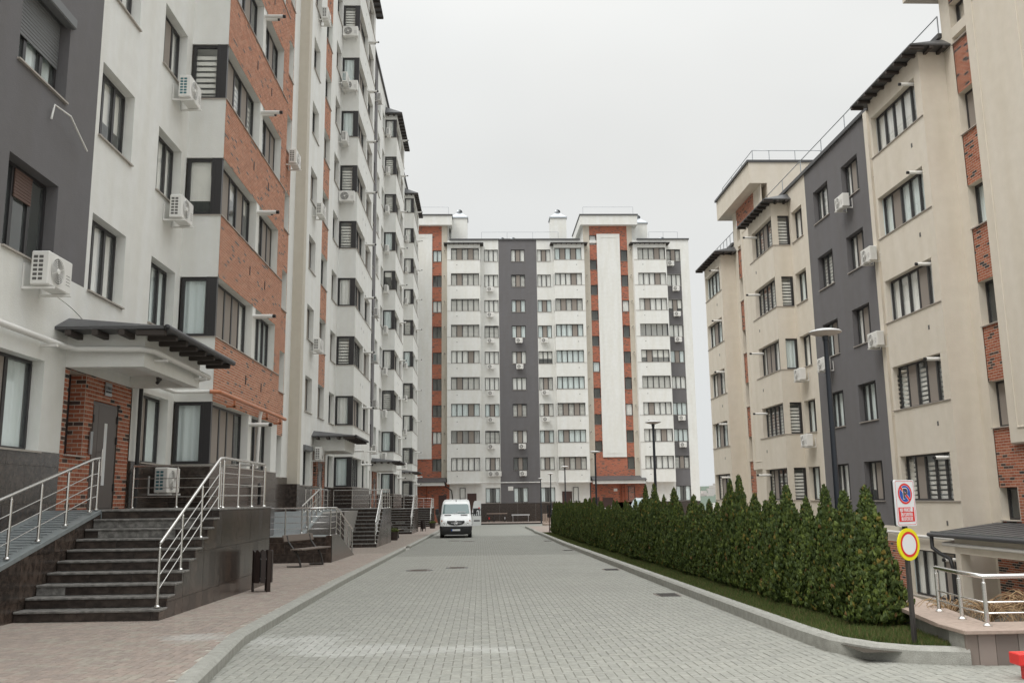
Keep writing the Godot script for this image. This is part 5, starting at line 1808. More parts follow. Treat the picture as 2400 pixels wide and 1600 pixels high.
# ---------------------------------------------------------------- street furniture
func lamps() -> void:
	var pole := MB.new()
	pole.lathe([Vector2(0.09, 0), Vector2(0.09, 0.02), Vector2(0.062, 0.05), Vector2(0.06, 0.9), Vector2(0.05, 1.0), Vector2(0.042, 4.12), Vector2(0.055, 4.13), Vector2(0.055, 4.2), Vector2(0.036, 4.21), Vector2(0.036, 4.26)], 14)
	var disc := MB.new()
	disc.lathe([Vector2(0.268, 4.26), Vector2(0.272, 4.27), Vector2(0.24, 4.295), Vector2(0.16, 4.318), Vector2(0.06, 4.328), Vector2(0.001, 4.33)], 28)
	var under := MB.new()
	under.lathe([Vector2(0.036, 4.205), Vector2(0.1, 4.208), Vector2(0.2, 4.235), Vector2(0.268, 4.262)], 28)
	var m := [pole.mesh(), disc.mesh(), under.mesh()]
	var names := ["nearest dark street lamp with flat round head, before the grey strip", "second street lamp behind the hedge, before the end building's right bay", "third street lamp behind the hedge, before the brick stairwell", "fourth street lamp counted from the nearest one", "fifth street lamp counted from the nearest one", "farthest street lamp, shortest in view beside the end building's grey strip"]
	var ds := [14.6, 29.9, 45.4, 62.0, 74.8, 87.2]
	for k in 6:
		var o := thing("street_lamp", names[k], "street lamp", Vector3(5.82, hs(ds[k]) - 0.01, -ds[k]), 0, "row of flat-headed street lamps")
		put(o, "pole", m[0], M.lamp_paint)
		put(o, "shade", m[1], M.lamp_disc)
		put(o, "lamp_underside", m[2], M.lamp_under)

func disc(b: MB, r0: float, r1: float, z: float, sq := 1.0) -> void:
	for k in 48:
		var a := TAU * k / 48
		var c := TAU * (k + 1) / 48
		var p := Vector3(cos(a), sin(a) * sq, 0)
		var q := Vector3(cos(c), sin(c) * sq, 0)
		b.quad(p * r0 + Vector3(0, 0, z), p * r1 + Vector3(0, 0, z), q * r1 + Vector3(0, 0, z), q * r0 + Vector3(0, 0, z))

func rounded(w: float, h: float, r: float) -> PackedVector2Array:
	var p := PackedVector2Array()
	for c in [[w - r, h - r, 0.0], [-w + r, h - r, PI / 2], [-w + r, -h + r, PI], [w - r, -h + r, PI * 1.5]]:
		for k in 7: p.append(Vector2(c[0] + r * cos(c[2] + k * PI / 12), c[1] + r * sin(c[2] + k * PI / 12)))
	return p

func signs() -> void:
	var o := thing("road_sign", "post with no-parking plate and yellow-rimmed round sign at the hedge's near end", "sign", Vector3(4.4, -1.53, -9.26), deg_to_rad(26))
	var post := MB.new()
	post.bbox(Vector3(-0.022, 0, -0.05), Vector3(0.022, 1.52, -0.012), 0.004)
	put(o, "post", post.mesh(), M.iron)
	var py := 1.43
	var pb := MB.new()
	pb.prism(rounded(0.15, 0.235, 0.022), -0.01, 0.006, at(0, py, 0), true)
	var plate := put(o, "no_parking_plate", pb.mesh(), M.sign_white)
	var rim := MB.new()
	rim.prism(rounded(0.15, 0.235, 0.022), -0.03, -0.0105, at(-0.004, py, 0), true)
	put(plate, "backing", rim.mesh(), M.black)
	var line := MB.new()
	var a := rounded(0.138, 0.223, 0.018)
	var c := rounded(0.134, 0.219, 0.015)
	for k in a.size():
		var l := (k + 1) % a.size()
		line.quad(Vector3(c[k].x, c[k].y + py, 0.0075), Vector3(a[k].x, a[k].y + py, 0.0075), Vector3(a[l].x, a[l].y + py, 0.0075), Vector3(c[l].x, c[l].y + py, 0.0075))
	var rb := MB.new()
	disc(rb, 0.086, 0.106, 0.0085)
	var bt := Transform3D(Basis(Vector3.BACK, -PI / 4), Vector3.ZERO)
	rb.box(Vector3(-0.09, -0.012, 0.0087), Vector3(0.09, 0.012, 0.0092), bt)
	var bl := MB.new()
	disc(bl, 0.0, 0.084, 0.0078)
	var blue := put(plate, "blue_disc", bl.mesh(), M.sign_blue, at(0, py + 0.093, 0))
	put(plate, "red_ring", rb.mesh(), M.sign_red, at(0, py + 0.093, 0))
	var wr := MB.new()
	for s in [-1, 1]: wr.box(Vector3(-0.082, s * 0.0145 - 0.002, 0.0082), Vector3(0.082, s * 0.0145 + 0.002, 0.0086), bt)
	disc(wr, 0.0835, 0.0862, 0.0088)
	put(plate, "white_outline", wr.mesh(), M.sign_white, at(0, py + 0.093, 0))
	words(plate, "P", at(-0.002, py + 0.093, 0.0105), 0.118, M.sign_white)
	words(plate, "P", at(-0.002, py + 0.093, 0.0118), 0.105, M.lettering)
	var red := MB.new()
	red.box(Vector3(-0.118, -0.19, 0.007), Vector3(0.118, -0.045, 0.0085), at(0, py, 0))
	put(plate, "red_panel", red.mesh(), M.sign_red)
	put(plate, "red_border", line.mesh(), M.sign_red)
	words(plate, "NU PARCAȚI", at(0, py - 0.072, 0.0098), 0.036, M.sign_white, 0.2)
	words(plate, "ÎN CURTEA", at(0, py - 0.118, 0.0098), 0.036, M.sign_white, 0.18)
	words(plate, "BLOCULUI", at(0, py - 0.162, 0.0098), 0.036, M.sign_white, 0.17)
	var ry := 1.01
	var yb := MB.new()
	yb.lathe([Vector2(0.001, -0.012), Vector2(0.163, -0.012), Vector2(0.163, 0.004), Vector2(0.001, 0.0045)], 48, Transform3D(Basis(Vector3.RIGHT, PI / 2), Vector3(0, ry, 0)))
	var rs := put(o, "round_plate", yb.mesh(), M.sign_yellow)
	var r2 := MB.new()
	disc(r2, 0.104, 0.128, 0.0065)
	put(rs, "red_ring", r2.mesh(), M.sign_red, at(0, ry, 0))
	var w2 := MB.new()
	disc(w2, 0.0, 0.106, 0.0055)
	put(rs, "white_disc", w2.mesh(), M.sign_white, at(0, ry, 0))
	# the same kind of post at the far end, seen from behind
	var q := thing("road_sign", "dark back of a sign post at the hedge's far end", "sign", Vector3(3.95, hs(52.3), -52.3), 0)
	var pp := MB.new()
	pp.tube([Vector3(0, 0, 0), Vector3(0, 1.68, 0)], 0.025, 8)
	put(q, "post", pp.mesh(), M.brown_door)
	var p2 := MB.new()
	p2.prism(rounded(0.12, 0.225, 0.02), -0.05, -0.035, at(0, 1.45, 0), true)
	put(q, "rectangular_plate", p2.mesh(), M.black)
	var p3 := MB.new()
	p3.lathe([Vector2(0.001, 0), Vector2(0.125, 0), Vector2(0.125, 0.015), Vector2(0.001, 0.015)], 28, Transform3D(Basis(Vector3.RIGHT, PI / 2), Vector3(0, 1.06, -0.05)))
	put(q, "round_plate", p3.mesh(), M.black)

func litter_bin(label: String, where: Vector3, turn: float) -> void:
	var o := thing("litter_bin", label, "litter bin", where, turn, "slatted wooden litter bins")
	if not cache.has("bin_slat"):
		var prof := PackedVector2Array([Vector2(-0.042, 0), Vector2(0.042, 0)])
		for k in 9: prof.append(Vector2(0.042 * cos(PI * k / 8), 0.53 + 0.042 * sin(PI * k / 8)))
		var b := MB.new()
		b.prism(prof, -0.01, 0.012, Transform3D(), true)
		cache["bin_slat"] = b.mesh()
		var l := MB.new()
		l.prism(PackedVector2Array([Vector2(-0.042, -0.16), Vector2(0.042, -0.16), Vector2(0.042, 0.57), Vector2(-0.042, 0.57)]), -0.012, 0.016, Transform3D(), true)
		cache["bin_leg"] = l.mesh()
		var n := MB.new()
		n.lathe([Vector2(0.001, 0.18), Vector2(0.14, 0.18), Vector2(0.145, 0.66), Vector2(0.135, 0.66), Vector2(0.13, 0.2)], 18)
		cache["bin_liner"] = n.mesh()
	put(o, "liner", cache["bin_liner"], M.black)
	for k in 10:
		var a := TAU * k / 10
		var leg := k % 3 == 1
		put(o, "leg" if leg else "slat", cache["bin_leg" if leg else "bin_slat"], M.bin_wood, Transform3D(Basis(Vector3.UP, a), Vector3(sin(a) * 0.165, 0.16, cos(a) * 0.165)))
	for y in [0.24, 0.58]:
		var r := MB.new()
		var ring := []
		for i in 21: ring.append(Vector3(0.15 * cos(TAU * i / 20), y, 0.15 * sin(TAU * i / 20)))
		r.tube(ring, 0.008, 5, -1, false)
		put(o, "hoop", r.mesh(), M.steel)

func bench(label: String, where: Vector3, turn: float, l := 1.5) -> void:   # local x: front, z: along the bench
	var o := thing("bench", label, "bench", where, turn, "iron-framed benches")
	for s in [-1, 1]:
		var z: float = s * (l / 2 - 0.18)
		var b := MB.new()
		b.tube([Vector3(-0.22, 0.82, z), Vector3(-0.18, 0.68, z), Vector3(-0.08, 0.55, z), Vector3(0.03, 0.44, z), Vector3(0.1, 0.36, z), Vector3(0.16, 0.26, z), Vector3(0.2, 0.14, z), Vector3(0.23, 0.02, z)], 0.028, 8)
		b.tube([Vector3(0.24, 0.022, z), Vector3(-0.18, 0.015, z)], 0.022, 8)
		b.tube([Vector3(0.0, 0.43, z), Vector3(0.36, 0.43, z)], 0.018, 6)
		put(o, "leg", b.mesh(), M.iron)
	for k in 3:
		var b := MB.new()
		b.bbox(Vector3(0.0 + k * 0.125, 0.445, -l / 2), Vector3(0.115 + k * 0.125, 0.485, l / 2), 0.008)
		put(o, "seat_plank", b.mesh(), M.bench_wood)
	var t := Transform3D(Basis(Vector3.BACK, 0.3), Vector3(-0.2, 0.66, 0))
	var bk := MB.new()
	bk.bbox(Vector3(0.0, 0.0, -l / 2), Vector3(0.035, 0.18, l / 2), 0.008, t)
	put(o, "back_plank", bk.mesh(), M.bench_wood)

func planter(label: String, where: Vector3) -> void:
	var o := thing("planter", label, "planter", where, 0, "small planters with green tufts")
	var b := MB.new()
	b.lathe([Vector2(0.001, 0), Vector2(0.2, 0), Vector2(0.26, 0.42), Vector2(0.24, 0.42), Vector2(0.001, 0.4)], 12)
	put(o, "pot", b.mesh(), M.bin_wood)
	var f := MB.new()
	for k in 500:
		var a := rng.randf() * TAU
		var r := 0.26 * sqrt(rng.randf())
		var p := Vector3(cos(a) * r, 0.4 + 0.16 * rng.randf() * (1.2 - r * 3), sin(a) * r)
		f.col = Color(0.07, 0.11, 0.02).lerp(Color(0.15, 0.17, 0.04), rng.randf())
		var q := Vector3(rng.randf() - 0.5, rng.randf(), rng.randf() - 0.5) * 0.1
		f.tri(p, p + q, p + Vector3(q.z, q.y * 0.5, -q.x))
	put(o, "foliage", f.mesh(), M.leaf)

func covers() -> void:
	for q in [[-1.62, 24.17, 0.36, "left of the two round manhole covers in mid-road"], [-0.65, 25.05, 0.31, "right of the two round manhole covers in mid-road"], [-1.34, 47.5, 0.36, "left manhole cover just before the van"], [-0.65, 46.6, 0.36, "right manhole cover just before the van"]]:
		var o := thing("manhole_cover", q[3], "manhole cover", Vector3(q[0], road_y(q[1]) + 0.001, -q[1]), 0, "iron manhole covers")
		var b := MB.new()
		b.lathe([Vector2(q[2], 0.0), Vector2(q[2] - 0.012, 0.008), Vector2(q[2] - 0.06, 0.008), Vector2(q[2] - 0.065, 0.003)], 32)
		put(o, "rim", b.mesh(), M.tin)
		var c := MB.new()
		c.lathe([Vector2(q[2] - 0.066, 0.006), Vector2(0.001, 0.007)], 32)
		for i in 5: c.box(Vector3(-0.2, 0.006, -0.2 + i * 0.09), Vector3(0.2, 0.011, -0.16 + i * 0.09))
		put(o, "lid", c.mesh(), M.bench_wood)
	for q in [[3.3, 16.2, "nearest rectangular drain grate at the right kerb"], [3.32, 23.3, "second rectangular drain grate at the right kerb"], [3.35, 35.0, "third rectangular drain grate at the right kerb"], [3.35, 45.5, "farthest rectangular drain grate at the right kerb"]]:
		var o := thing("drain_grate", q[2], "drain", Vector3(q[0], road_y(q[1]), -q[1]), 0, "kerbside drain grates")
		var b := MB.new()
		for k in 7: b.box(Vector3(-0.17, 0.0, -0.28 + k * 0.085), Vector3(0.17, 0.007, -0.24 + k * 0.085))
		put(o, "grating", b.mesh(), M.iron)
		var c := MB.new()
		c.box(Vector3(-0.21, -0.01, -0.32), Vector3(0.21, 0.003, 0.32))
		put(o, "tray", c.mesh(), M.bench_wood)

func planter_wall() -> void:
	var o := thing("planter_wall", "low wall with pink stone cap and steel rail at lower right", "wall")
	var top := -1.305
	# cladding boards on the face towards us
	var k := 0
	var x := 4.6
	while x < 9.0:
		var w := 0.12 + 0.05 * ((k * 7) % 3)
		var b := MB.new()
		b.col = [Color(0.25, 0.205, 0.18), Color(0.30, 0.25, 0.22), Color(0.21, 0.175, 0.155), Color(0.27, 0.235, 0.21)][k % 4]
		b.bbox(Vector3(x, -1.75, -8.72), Vector3(x + w - 0.004, top - 0.02, -8.69 + 0.003 * (k % 2)), 0.003)
		put(o, "board", b.mesh(), M.clad)
		x += w
		k += 1
	var core := MB.new()
	core.box(Vector3(4.6, -4.4, -9.0), Vector3(9.0, top - 0.021, -8.721))
	core.prism(PackedVector2Array([Vector2(4.62, 8.95), Vector2(4.9, 8.95), Vector2(5.35, 11.6), Vector2(5.1, 11.6)]), -4.4, top - 0.021, Transform3D(Basis(Vector3.RIGHT, -PI / 2), Vector3.ZERO), true)
	put(o, "wall_core", core.mesh(), M.concrete)
	for s in [[4.56, 5.5], [5.503, 6.6], [6.603, 7.8], [7.803, 9.0]]:
		var c := MB.new()
		c.bbox(Vector3(s[0], top - 0.02, -9.15), Vector3(s[1], top + 0.02, -8.62), 0.006)
		put(o, "cap_stone", c.mesh(), M.pink_stone)
	var c2 := MB.new()
	c2.prism(PackedVector2Array([Vector2(4.565, 9.153), Vector2(5.05, 9.153), Vector2(5.5, 11.7), Vector2(5.0, 11.7)]), top - 0.02, top + 0.02, Transform3D(Basis(Vector3.RIGHT, -PI / 2), Vector3.ZERO), true)
	put(o, "cap_stone", c2.mesh(), M.pink_stone)
	railing(o, [Vector3(5.02, top + 0.02, -9.98), Vector3(4.94, top + 0.02, -9.36), Vector3(4.92, top + 0.02, -8.86), Vector3(5.7, top + 0.02, -8.86), Vector3(6.5, top + 0.02, -8.86), Vector3(7.3, top + 0.02, -8.86)], 0.47, 2)
	var bed := MB.new()
	bed.box(Vector3(5.0, -4.4, -11.6), Vector3(9.0, top - 0.12, -9.16))
	put(o, "planter_soil", bed.mesh(), M.soil)
	dry_grass("large withered grass clump spilling over the planter, at the right edge", Vector3(5.95, top - 0.1, -9.75), 150, 1.0)
	dry_grass("withered grass clump in the planter, behind the second rail post", Vector3(5.45, top - 0.1, -9.75), 60, 0.75)
	dry_grass("low withered grass clump in the planter, nearest the thuja", Vector3(5.3, top - 0.11, -10.3), 45, 0.7)
	var r := thing("barrier", "red painted barrier beam on a post, cut by the picture's right edge", "barrier", Vector3(4.72, road_y(7.95) - 0.04, -7.95))
	var bm := MB.new()
	bm.bbox(Vector3(-0.09, 0.16, -0.1), Vector3(0.9, 0.26, 0.06), 0.008)
	put(r, "beam", bm.mesh(), M.red)
	var lg := MB.new()
	lg.bbox(Vector3(-0.02, 0, -0.06), Vector3(0.07, 0.162, 0.03), 0.006)
	put(r, "post", lg.mesh(), M.red)
	# slatted low fence and wall near the far lamps
	var f := thing("picket_fence", "short pale slatted fence on a low wall by the far lamps", "fence", Vector3(5.5, hs(79), -79))
	for i in 12:
		var pb := MB.new()
		pb.box(Vector3(-0.1 + i * 0.14, 0.2, 0), Vector3(0.0 + i * 0.14, 0.98, 0.03))
		put(f, "picket", pb.mesh(), M.pink_stone)
	var fb := MB.new()
	fb.bbox(Vector3(-0.15, 0, -0.15), Vector3(1.7, 0.2, 1.4), 0.02)
	put(f, "footing", fb.mesh(), M.pink_stone)
	var tr := MB.new()
	tr.box(Vector3(0.6, 1.3, -3), Vector3(6.5, 1.37, -2.94))
	put(f, "top_rail", tr.mesh(), M.white)
	var w := thing("garden_wall", "plain white wall between the end building and right block", "wall", Vector3(0, 0, 0))
	var wb := MB.new()
	wb.box(Vector3(24.7, -4.5, -96.0), Vector3(60, -0.75, -95.7))
	put(w, "wall", wb.mesh(), M.cream)

func back_bench() -> void:
	var o := thing("bench", "dark bench with pale back rail against the end building's plinth", "bench", Vector3(3.4, -2.57, -99.9), 0, "iron-framed benches")
	for x in [0.14, 1.84]:
		var b := MB.new()
		b.box(Vector3(x - 0.03, 0, 0), Vector3(x + 0.03, 0.8, 0.05))
		b.box(Vector3(x - 0.03, 0.36, 0.05), Vector3(x + 0.03, 0.42, 0.45))
		put(o, "leg", b.mesh(), M.lamp_disc)
	var bk := MB.new()
	bk.bbox(Vector3(0, 0.66, 0.05), Vector3(1.98, 0.8, 0.09), 0.01)
	put(o, "back_plank", bk.mesh(), M.lamp_disc)
	var st := MB.new()
	st.bbox(Vector3(0, 0.42, 0.1), Vector3(1.98, 0.46, 0.48), 0.01)
	put(o, "seat_plank", st.mesh(), M.bin_wood)
	var q := thing("bicycle_rack", "pale-topped rack against the end building's plinth, left of the bench", "rack", Vector3(0.66, -2.57, -99.7))
	var tp := MB.new()
	tp.bbox(Vector3(0, 0.87, 0), Vector3(2.26, 0.95, 0.06), 0.01)
	tp.bbox(Vector3(0, 0.01, 0), Vector3(2.2, 0.07, 0.06), 0.01)
	put(q, "rail", tp.mesh(), M.pink_stone)
	for e in [[0.26, "sign_red"], [0.8, "iron"], [1.98, "lamp_disc"]]:
		var b := MB.new()
		b.box(Vector3(e[0] - 0.06, 0.0, 0.06), Vector3(e[0] + 0.06, 0.32, 0.12))
		b.tube([Vector3(e[0], 0.3, 0.1), Vector3(e[0] + 0.03, 0.66, 0.1), Vector3(e[0] - 0.04, 0.75, 0.12)], 0.04, 6)
		put(q, "wheel_holder", b.mesh(), M.black)
		var c := MB.new()
		c.bbox(Vector3(e[0] - 0.05, 0.3, 0.1), Vector3(e[0] + 0.06, 0.52, 0.16), 0.02)
		put(q, "holder_cap", c.mesh(), M[e[1]])

# ---------------------------------------------------------------- vehicles: slices [height, front z, half width, corner radius], rear at z = -len
func loft(slices: Array, rear: float, seg := 6, rear_in := 0.0) -> ArrayMesh:
	var b := MB.new()
	var rings := []
	for s in slices:
		var ring := []
		var r: float = s[3]
		var hw: float = s[2]
		var zf: float = s[1]
		var zr: float = -rear + (rear_in * (s[0] - slices[0][0]) if rear_in else 0.0)
		for c in [[hw - r, zf - r, 0.0], [-hw + r, zf - r, PI / 2], [-hw + 0.08, zr + 0.08, PI], [hw - 0.08, zr + 0.08, PI * 1.5]]:
			var rr: float = r if c[2] < PI - 0.1 else 0.08
			for k in seg + 1:
				var a: float = c[2] + k * PI / 2 / seg
				ring.append(Vector3(c[0] + rr * cos(a), s[0], c[1] + rr * sin(a)))
		rings.append(ring)
	var n: int = rings[0].size()
	var m := rings.size()
	var nor := []
	for j in m:
		var row := []
		for i in n:
			var du: Vector3 = rings[j][(i + 1) % n] - rings[j][(i - 1 + n) % n]
			var dv: Vector3 = rings[mini(j + 1, m - 1)][i] - rings[maxi(j - 1, 0)][i]
			row.append(dv.cross(du).normalized())
		nor.append(row)
	var at0 := b.v.size()
	for j in m:
		for i in n:
			var q: Vector3 = nor[j][i]
			var out: Vector3 = rings[j][i] - Vector3(0, rings[j][i].y, -rear / 2)
			if q.dot(out) < 0: q = -q
			b.vert(rings[j][i], q)
	for j in m - 1:
		for i in n:
			var k := (i + 1) % n
			b.ix.append_array([at0 + j * n + i, at0 + j * n + k, at0 + (j + 1) * n + k, at0 + j * n + i, at0 + (j + 1) * n + k, at0 + (j + 1) * n + i])
	var top: Array = rings[-1]
	var mid := Vector3.ZERO
	for p in top: mid += p / n
	for i in n: b.tri(mid, top[(i + 1) % n], top[i])
	return b.mesh()

func wheel(o: Node, x: float, z: float, r: float, w: float) -> void:
	var t := Transform3D(Basis(Vector3.BACK, PI / 2), Vector3(x, r, z))
	var b := MB.new()
	b.lathe([Vector2(r * 0.62, -w / 2), Vector2(r * 0.95, -w / 2), Vector2(r, -w / 2 + 0.03), Vector2(r, w / 2 - 0.03), Vector2(r * 0.95, w / 2), Vector2(r * 0.62, w / 2)], 26, t)
	var wh := put(o, "wheel", b.mesh(), M.rubber)
	var c := MB.new()
	c.lathe([Vector2(0.001, -w / 2 + 0.02), Vector2(r * 0.62, -w / 2 + 0.01), Vector2(r * 0.62, w / 2 - 0.01), Vector2(0.001, w / 2 - 0.02)], 20, t)
	put(wh, "rim", c.mesh(), M.tin)

func van() -> void:
	var gy := road_y(52.5)
	var o := thing("delivery_van", "white delivery van parked at the left kerb, its lettered rear door open", "van", Vector3(-1.42, gy, -52.0), 0.012)
	var sl := [[0.34, -0.08, 0.86, 0.25], [0.5, 0.0, 0.905, 0.25], [0.66, 0.0, 0.915, 0.24], [0.85, -0.06, 0.915, 0.22], [1.02, -0.17, 0.91, 0.22], [1.14, -0.36, 0.9, 0.24], [1.25, -0.68, 0.885, 0.26], [1.33, -0.86, 0.875, 0.24], [1.42, -0.93, 0.865, 0.2], [1.62, -1.1, 0.84, 0.17], [1.88, -1.32, 0.805, 0.16], [1.97, -1.44, 0.79, 0.2], [2.05, -1.62, 0.765, 0.25], [2.13, -1.95, 0.71, 0.3], [2.165, -2.4, 0.6, 0.3]]
	put(o, "body", loft(sl, 5.2), M.car_white)
	var bl := [[0.2, -0.06, 0.78, 0.2], [0.3, 0.02, 0.88, 0.26], [0.46, 0.055, 0.925, 0.27], [0.58, 0.055, 0.93, 0.26], [0.66, 0.03, 0.925, 0.25]]
	put(o, "bumper", loft(bl, 0.62), M.car_black)
	var sill := MB.new()
	sill.bbox(Vector3(-0.9, 0.22, -5.1), Vector3(0.9, 0.4, -0.9), 0.03)
	put(o, "sill_trim", sill.mesh(), M.car_black)
	var lip := MB.new()
	lip.bbox(Vector3(-0.55, 0.13, -0.5), Vector3(0.55, 0.2, -0.05), 0.02)
	put(o, "front_lip", lip.mesh(), M.lamp_disc)
	var skin := func(x: float, y: float, up: float) -> Vector3:   # a point on the van's nose
		for k in sl.size() - 1:
			if y <= sl[k + 1][0]:
				var f: float = (y - sl[k][0]) / (sl[k + 1][0] - sl[k][0])
				var hw := lerpf(sl[k][2], sl[k + 1][2], f)
				var r := lerpf(sl[k][3], sl[k + 1][3], f)
				var over := clampf(absf(x) - (hw - r), 0.0, r * 0.99)
				return Vector3(x, y, lerpf(sl[k][1], sl[k + 1][1], f) - r + sqrt(r * r - over * over) + up)
		return Vector3(x, y, 0)
	# windscreen lies on the sloping front
	var ws := MB.new()
	for j in 8:
		for i in 14:
			var ya := 1.35 + 0.55 * j / 8.0
			var yb := 1.35 + 0.55 * (j + 1) / 8.0
			var wa := lerpf(0.78, 0.715, j / 8.0)
			var wb2 := lerpf(0.78, 0.715, (j + 1) / 8.0)
			var f0 := -1.0 + i / 7.0
			var f1 := f0 + 1 / 7.0
			ws.quad(skin.call(wa * f0, ya, 0.012), skin.call(wa * f1, ya, 0.012), skin.call(wb2 * f1, yb, 0.012), skin.call(wb2 * f0, yb, 0.012))
	var wm := mat("windscreen", lin(0.10, 0.17, 0.17), 0.03)
	wm.clearcoat_enabled = true
	var scr := put(o, "windscreen", ws.mesh(), wm)
	var pap := MB.new()
	pap.box(Vector3(0.08, 1.42, -0.885), Vector3(0.55, 1.47, -0.875))
	pap.box(Vector3(-0.2, 1.385, -0.855), Vector3(0.1, 1.41, -0.85))
	put(scr, "papers", pap.mesh(), M.sign_white)
	for s in [-1, 1]:
		var vb := MB.new()
		vb.bbox(Vector3(-0.2, -0.02, -0.03), Vector3(0.2, 0.02, 0.03), 0.01, at(s * 0.47, 1.285, -0.68))
		put(o, "air_intake", vb.mesh(), M.car_black)
		var sw := MB.new()
		sw.quad(Vector3(s * 0.885, 1.36, -1.0), Vector3(s * 0.885, 1.36, -1.9), Vector3(s * 0.825, 1.84, -1.9), Vector3(s * 0.835, 1.84, -1.35))
		put(o, "side_window", sw.mesh(), wm)
		# mirrors
		var mb := MB.new()
		mb.bbox(Vector3(-0.1, -0.17, -0.07), Vector3(0.1, 0.17, 0.07), 0.035, at(s * 1.1, 1.47, -1.02))
		mb.box(Vector3(-0.1, -0.03, -0.03), Vector3(0.1, 0.03, 0.03), at(s * 0.95, 1.36, -1.04))
		put(o, "mirror", mb.mesh(), M.car_black)
		# headlights follow the wing
		var hp := PackedVector2Array([Vector2(0.48, 0.70), Vector2(0.84, 0.70), Vector2(0.885, 0.86), Vector2(0.82, 1.03), Vector2(0.66, 0.95), Vector2(0.52, 0.80)])
		var hb := MB.new()
		for k in range(1, hp.size() - 1):
			var q := []
			for i in [0, k, k + 1]:
				var p := hp[i]
				q.append(skin.call(s * p.x, p.y, 0.02))
			if s > 0: hb.tri(q[0], q[1], q[2])
			else: hb.tri(q[0], q[2], q[1])
		var hl := put(o, "headlight", hb.mesh(), M.lamp_disc)
		var ib := MB.new()
		ib.lathe([Vector2(0.06, 0.0), Vector2(0.02, -0.02), Vector2(0.001, -0.02)], 14, Transform3D(Basis(Vector3.RIGHT, PI / 2), Vector3(s * 0.68, 0.8, 0.012)))
		put(hl, "reflector", ib.mesh(), M.chrome)
		var am := MB.new()
		am.bbox(Vector3(-0.04, -0.03, -0.02), Vector3(0.04, 0.03, 0.015), 0.01, at(s * 0.8, 0.97, -0.1))
		put(hl, "indicator", am.mesh(), M.orange)
		for z in [-0.85, -4.3]: wheel(o, s * 0.80, z, 0.33, 0.22)
	# grille with the star emblem
	var gb := MB.new()
	for k in 8:
		var g0 := lerpf(-0.5, 0.5, k / 8.0)
		var g1 := lerpf(-0.5, 0.5, (k + 1) / 8.0)
		var low0 := 0.72 + 0.12 * pow(absf(g0) * 2, 3)
		var low1 := 0.72 + 0.12 * pow(absf(g1) * 2, 3)
		gb.quad(skin.call(g0, low0, 0.015), skin.call(g1, low1, 0.015), skin.call(g1, 0.97, 0.02), skin.call(g0, 0.97, 0.02))
	var gr := put(o, "grille", gb.mesh(), M.car_black)
	for k in 3:
		var lb := MB.new()
		lb.bbox(Vector3(-0.47 + 0.05 * (2 - k), -0.008, 0), Vector3(0.47 - 0.05 * (2 - k), 0.012, 0.03), 0.005, Transform3D(Basis(), Vector3(0, 0.76 + k * 0.07, skin.call(0.3, 0.76 + k * 0.07, 0.0).z)))
		put(gr, "bar", lb.mesh(), M.tin)
	var eb := MB.new()
	var et := Transform3D(Basis(Vector3.RIGHT, -0.3), Vector3(0, 0.84, 0.055))
	var ring := []
	for i in 25: ring.append(et * Vector3(0.1 * cos(TAU * i / 24), 0.1 * sin(TAU * i / 24), 0))
	eb.tube(ring, 0.011, 6, -1, false)
	for i in 3:
		var a := PI / 2 + TAU * i / 3
		eb.tube([et * Vector3.ZERO, et * Vector3(0.095 * cos(a), 0.095 * sin(a), 0)], 0.018, 5, 0.006)
	put(gr, "emblem", eb.mesh(), M.chrome)
	var in_ := MB.new()
	in_.bbox(Vector3(-0.42, 0.55, 0.02), Vector3(0.42, 0.62, 0.06), 0.01)
	put(o, "lower_intake", in_.mesh(), M.black)
	var pb := MB.new()
	pb.bbox(Vector3(-0.25, 0.40, 0.05), Vector3(0.25, 0.50, 0.066), 0.004)
	var plate := put(o, "number_plate", pb.mesh(), M.sign_white)
	var bs := MB.new()
	bs.box(Vector3(-0.25, 0.402, 0.0665), Vector3(-0.19, 0.498, 0.068))
	put(plate, "blue_band", bs.mesh(), M.sign_blue)
	var an := MB.new()
	an.tube([Vector3(0, 2.04, -1.6), Vector3(0, 2.14, -1.64)], 0.02, 6)
	put(o, "aerial", an.mesh(), M.car_black)
	# open rear door with its lettering
	var dt := Transform3D(Basis(Vector3.UP, 0.12), Vector3(0.95, 0, -5.25))
	var db := MB.new()
	db.prism(PackedVector2Array([Vector2(0.0, 0.52), Vector2(0.56, 0.52), Vector2(0.56, 2.06), Vector2(0.17, 2.06), Vector2(0.1, 1.95), Vector2(0.0, 1.4)]), -0.04, 0.02, dt, true)
	var door := put(o, "rear_door", db.mesh(), M.car_white)
	var bb := MB.new()
	bb.box(Vector3(0.06, 1.13, 0.021), Vector3(0.56, 1.6, 0.024), dt)
	put(door, "dark_band", bb.mesh(), M.car_black)
	words(door, "mi", dt * at(0.33, 1.36, 0.026), 0.42, M.sign_white, 0.42)
	var dot := MB.new()
	dot.lathe([Vector2(0.045, 0.0), Vector2(0.001, 0.003)], 16, dt * Transform3D(Basis(Vector3.RIGHT, PI / 2), Vector3(0.44, 1.62, 0.026)))
	put(door, "red_dot", dot.mesh(), M.sign_red)
	var gbx := MB.new()
	gbx.box(Vector3(0.1, 0.78, 0.021), Vector3(0.48, 0.88, 0.024), dt)
	put(door, "grey_label", gbx.mesh(), M.shutter)

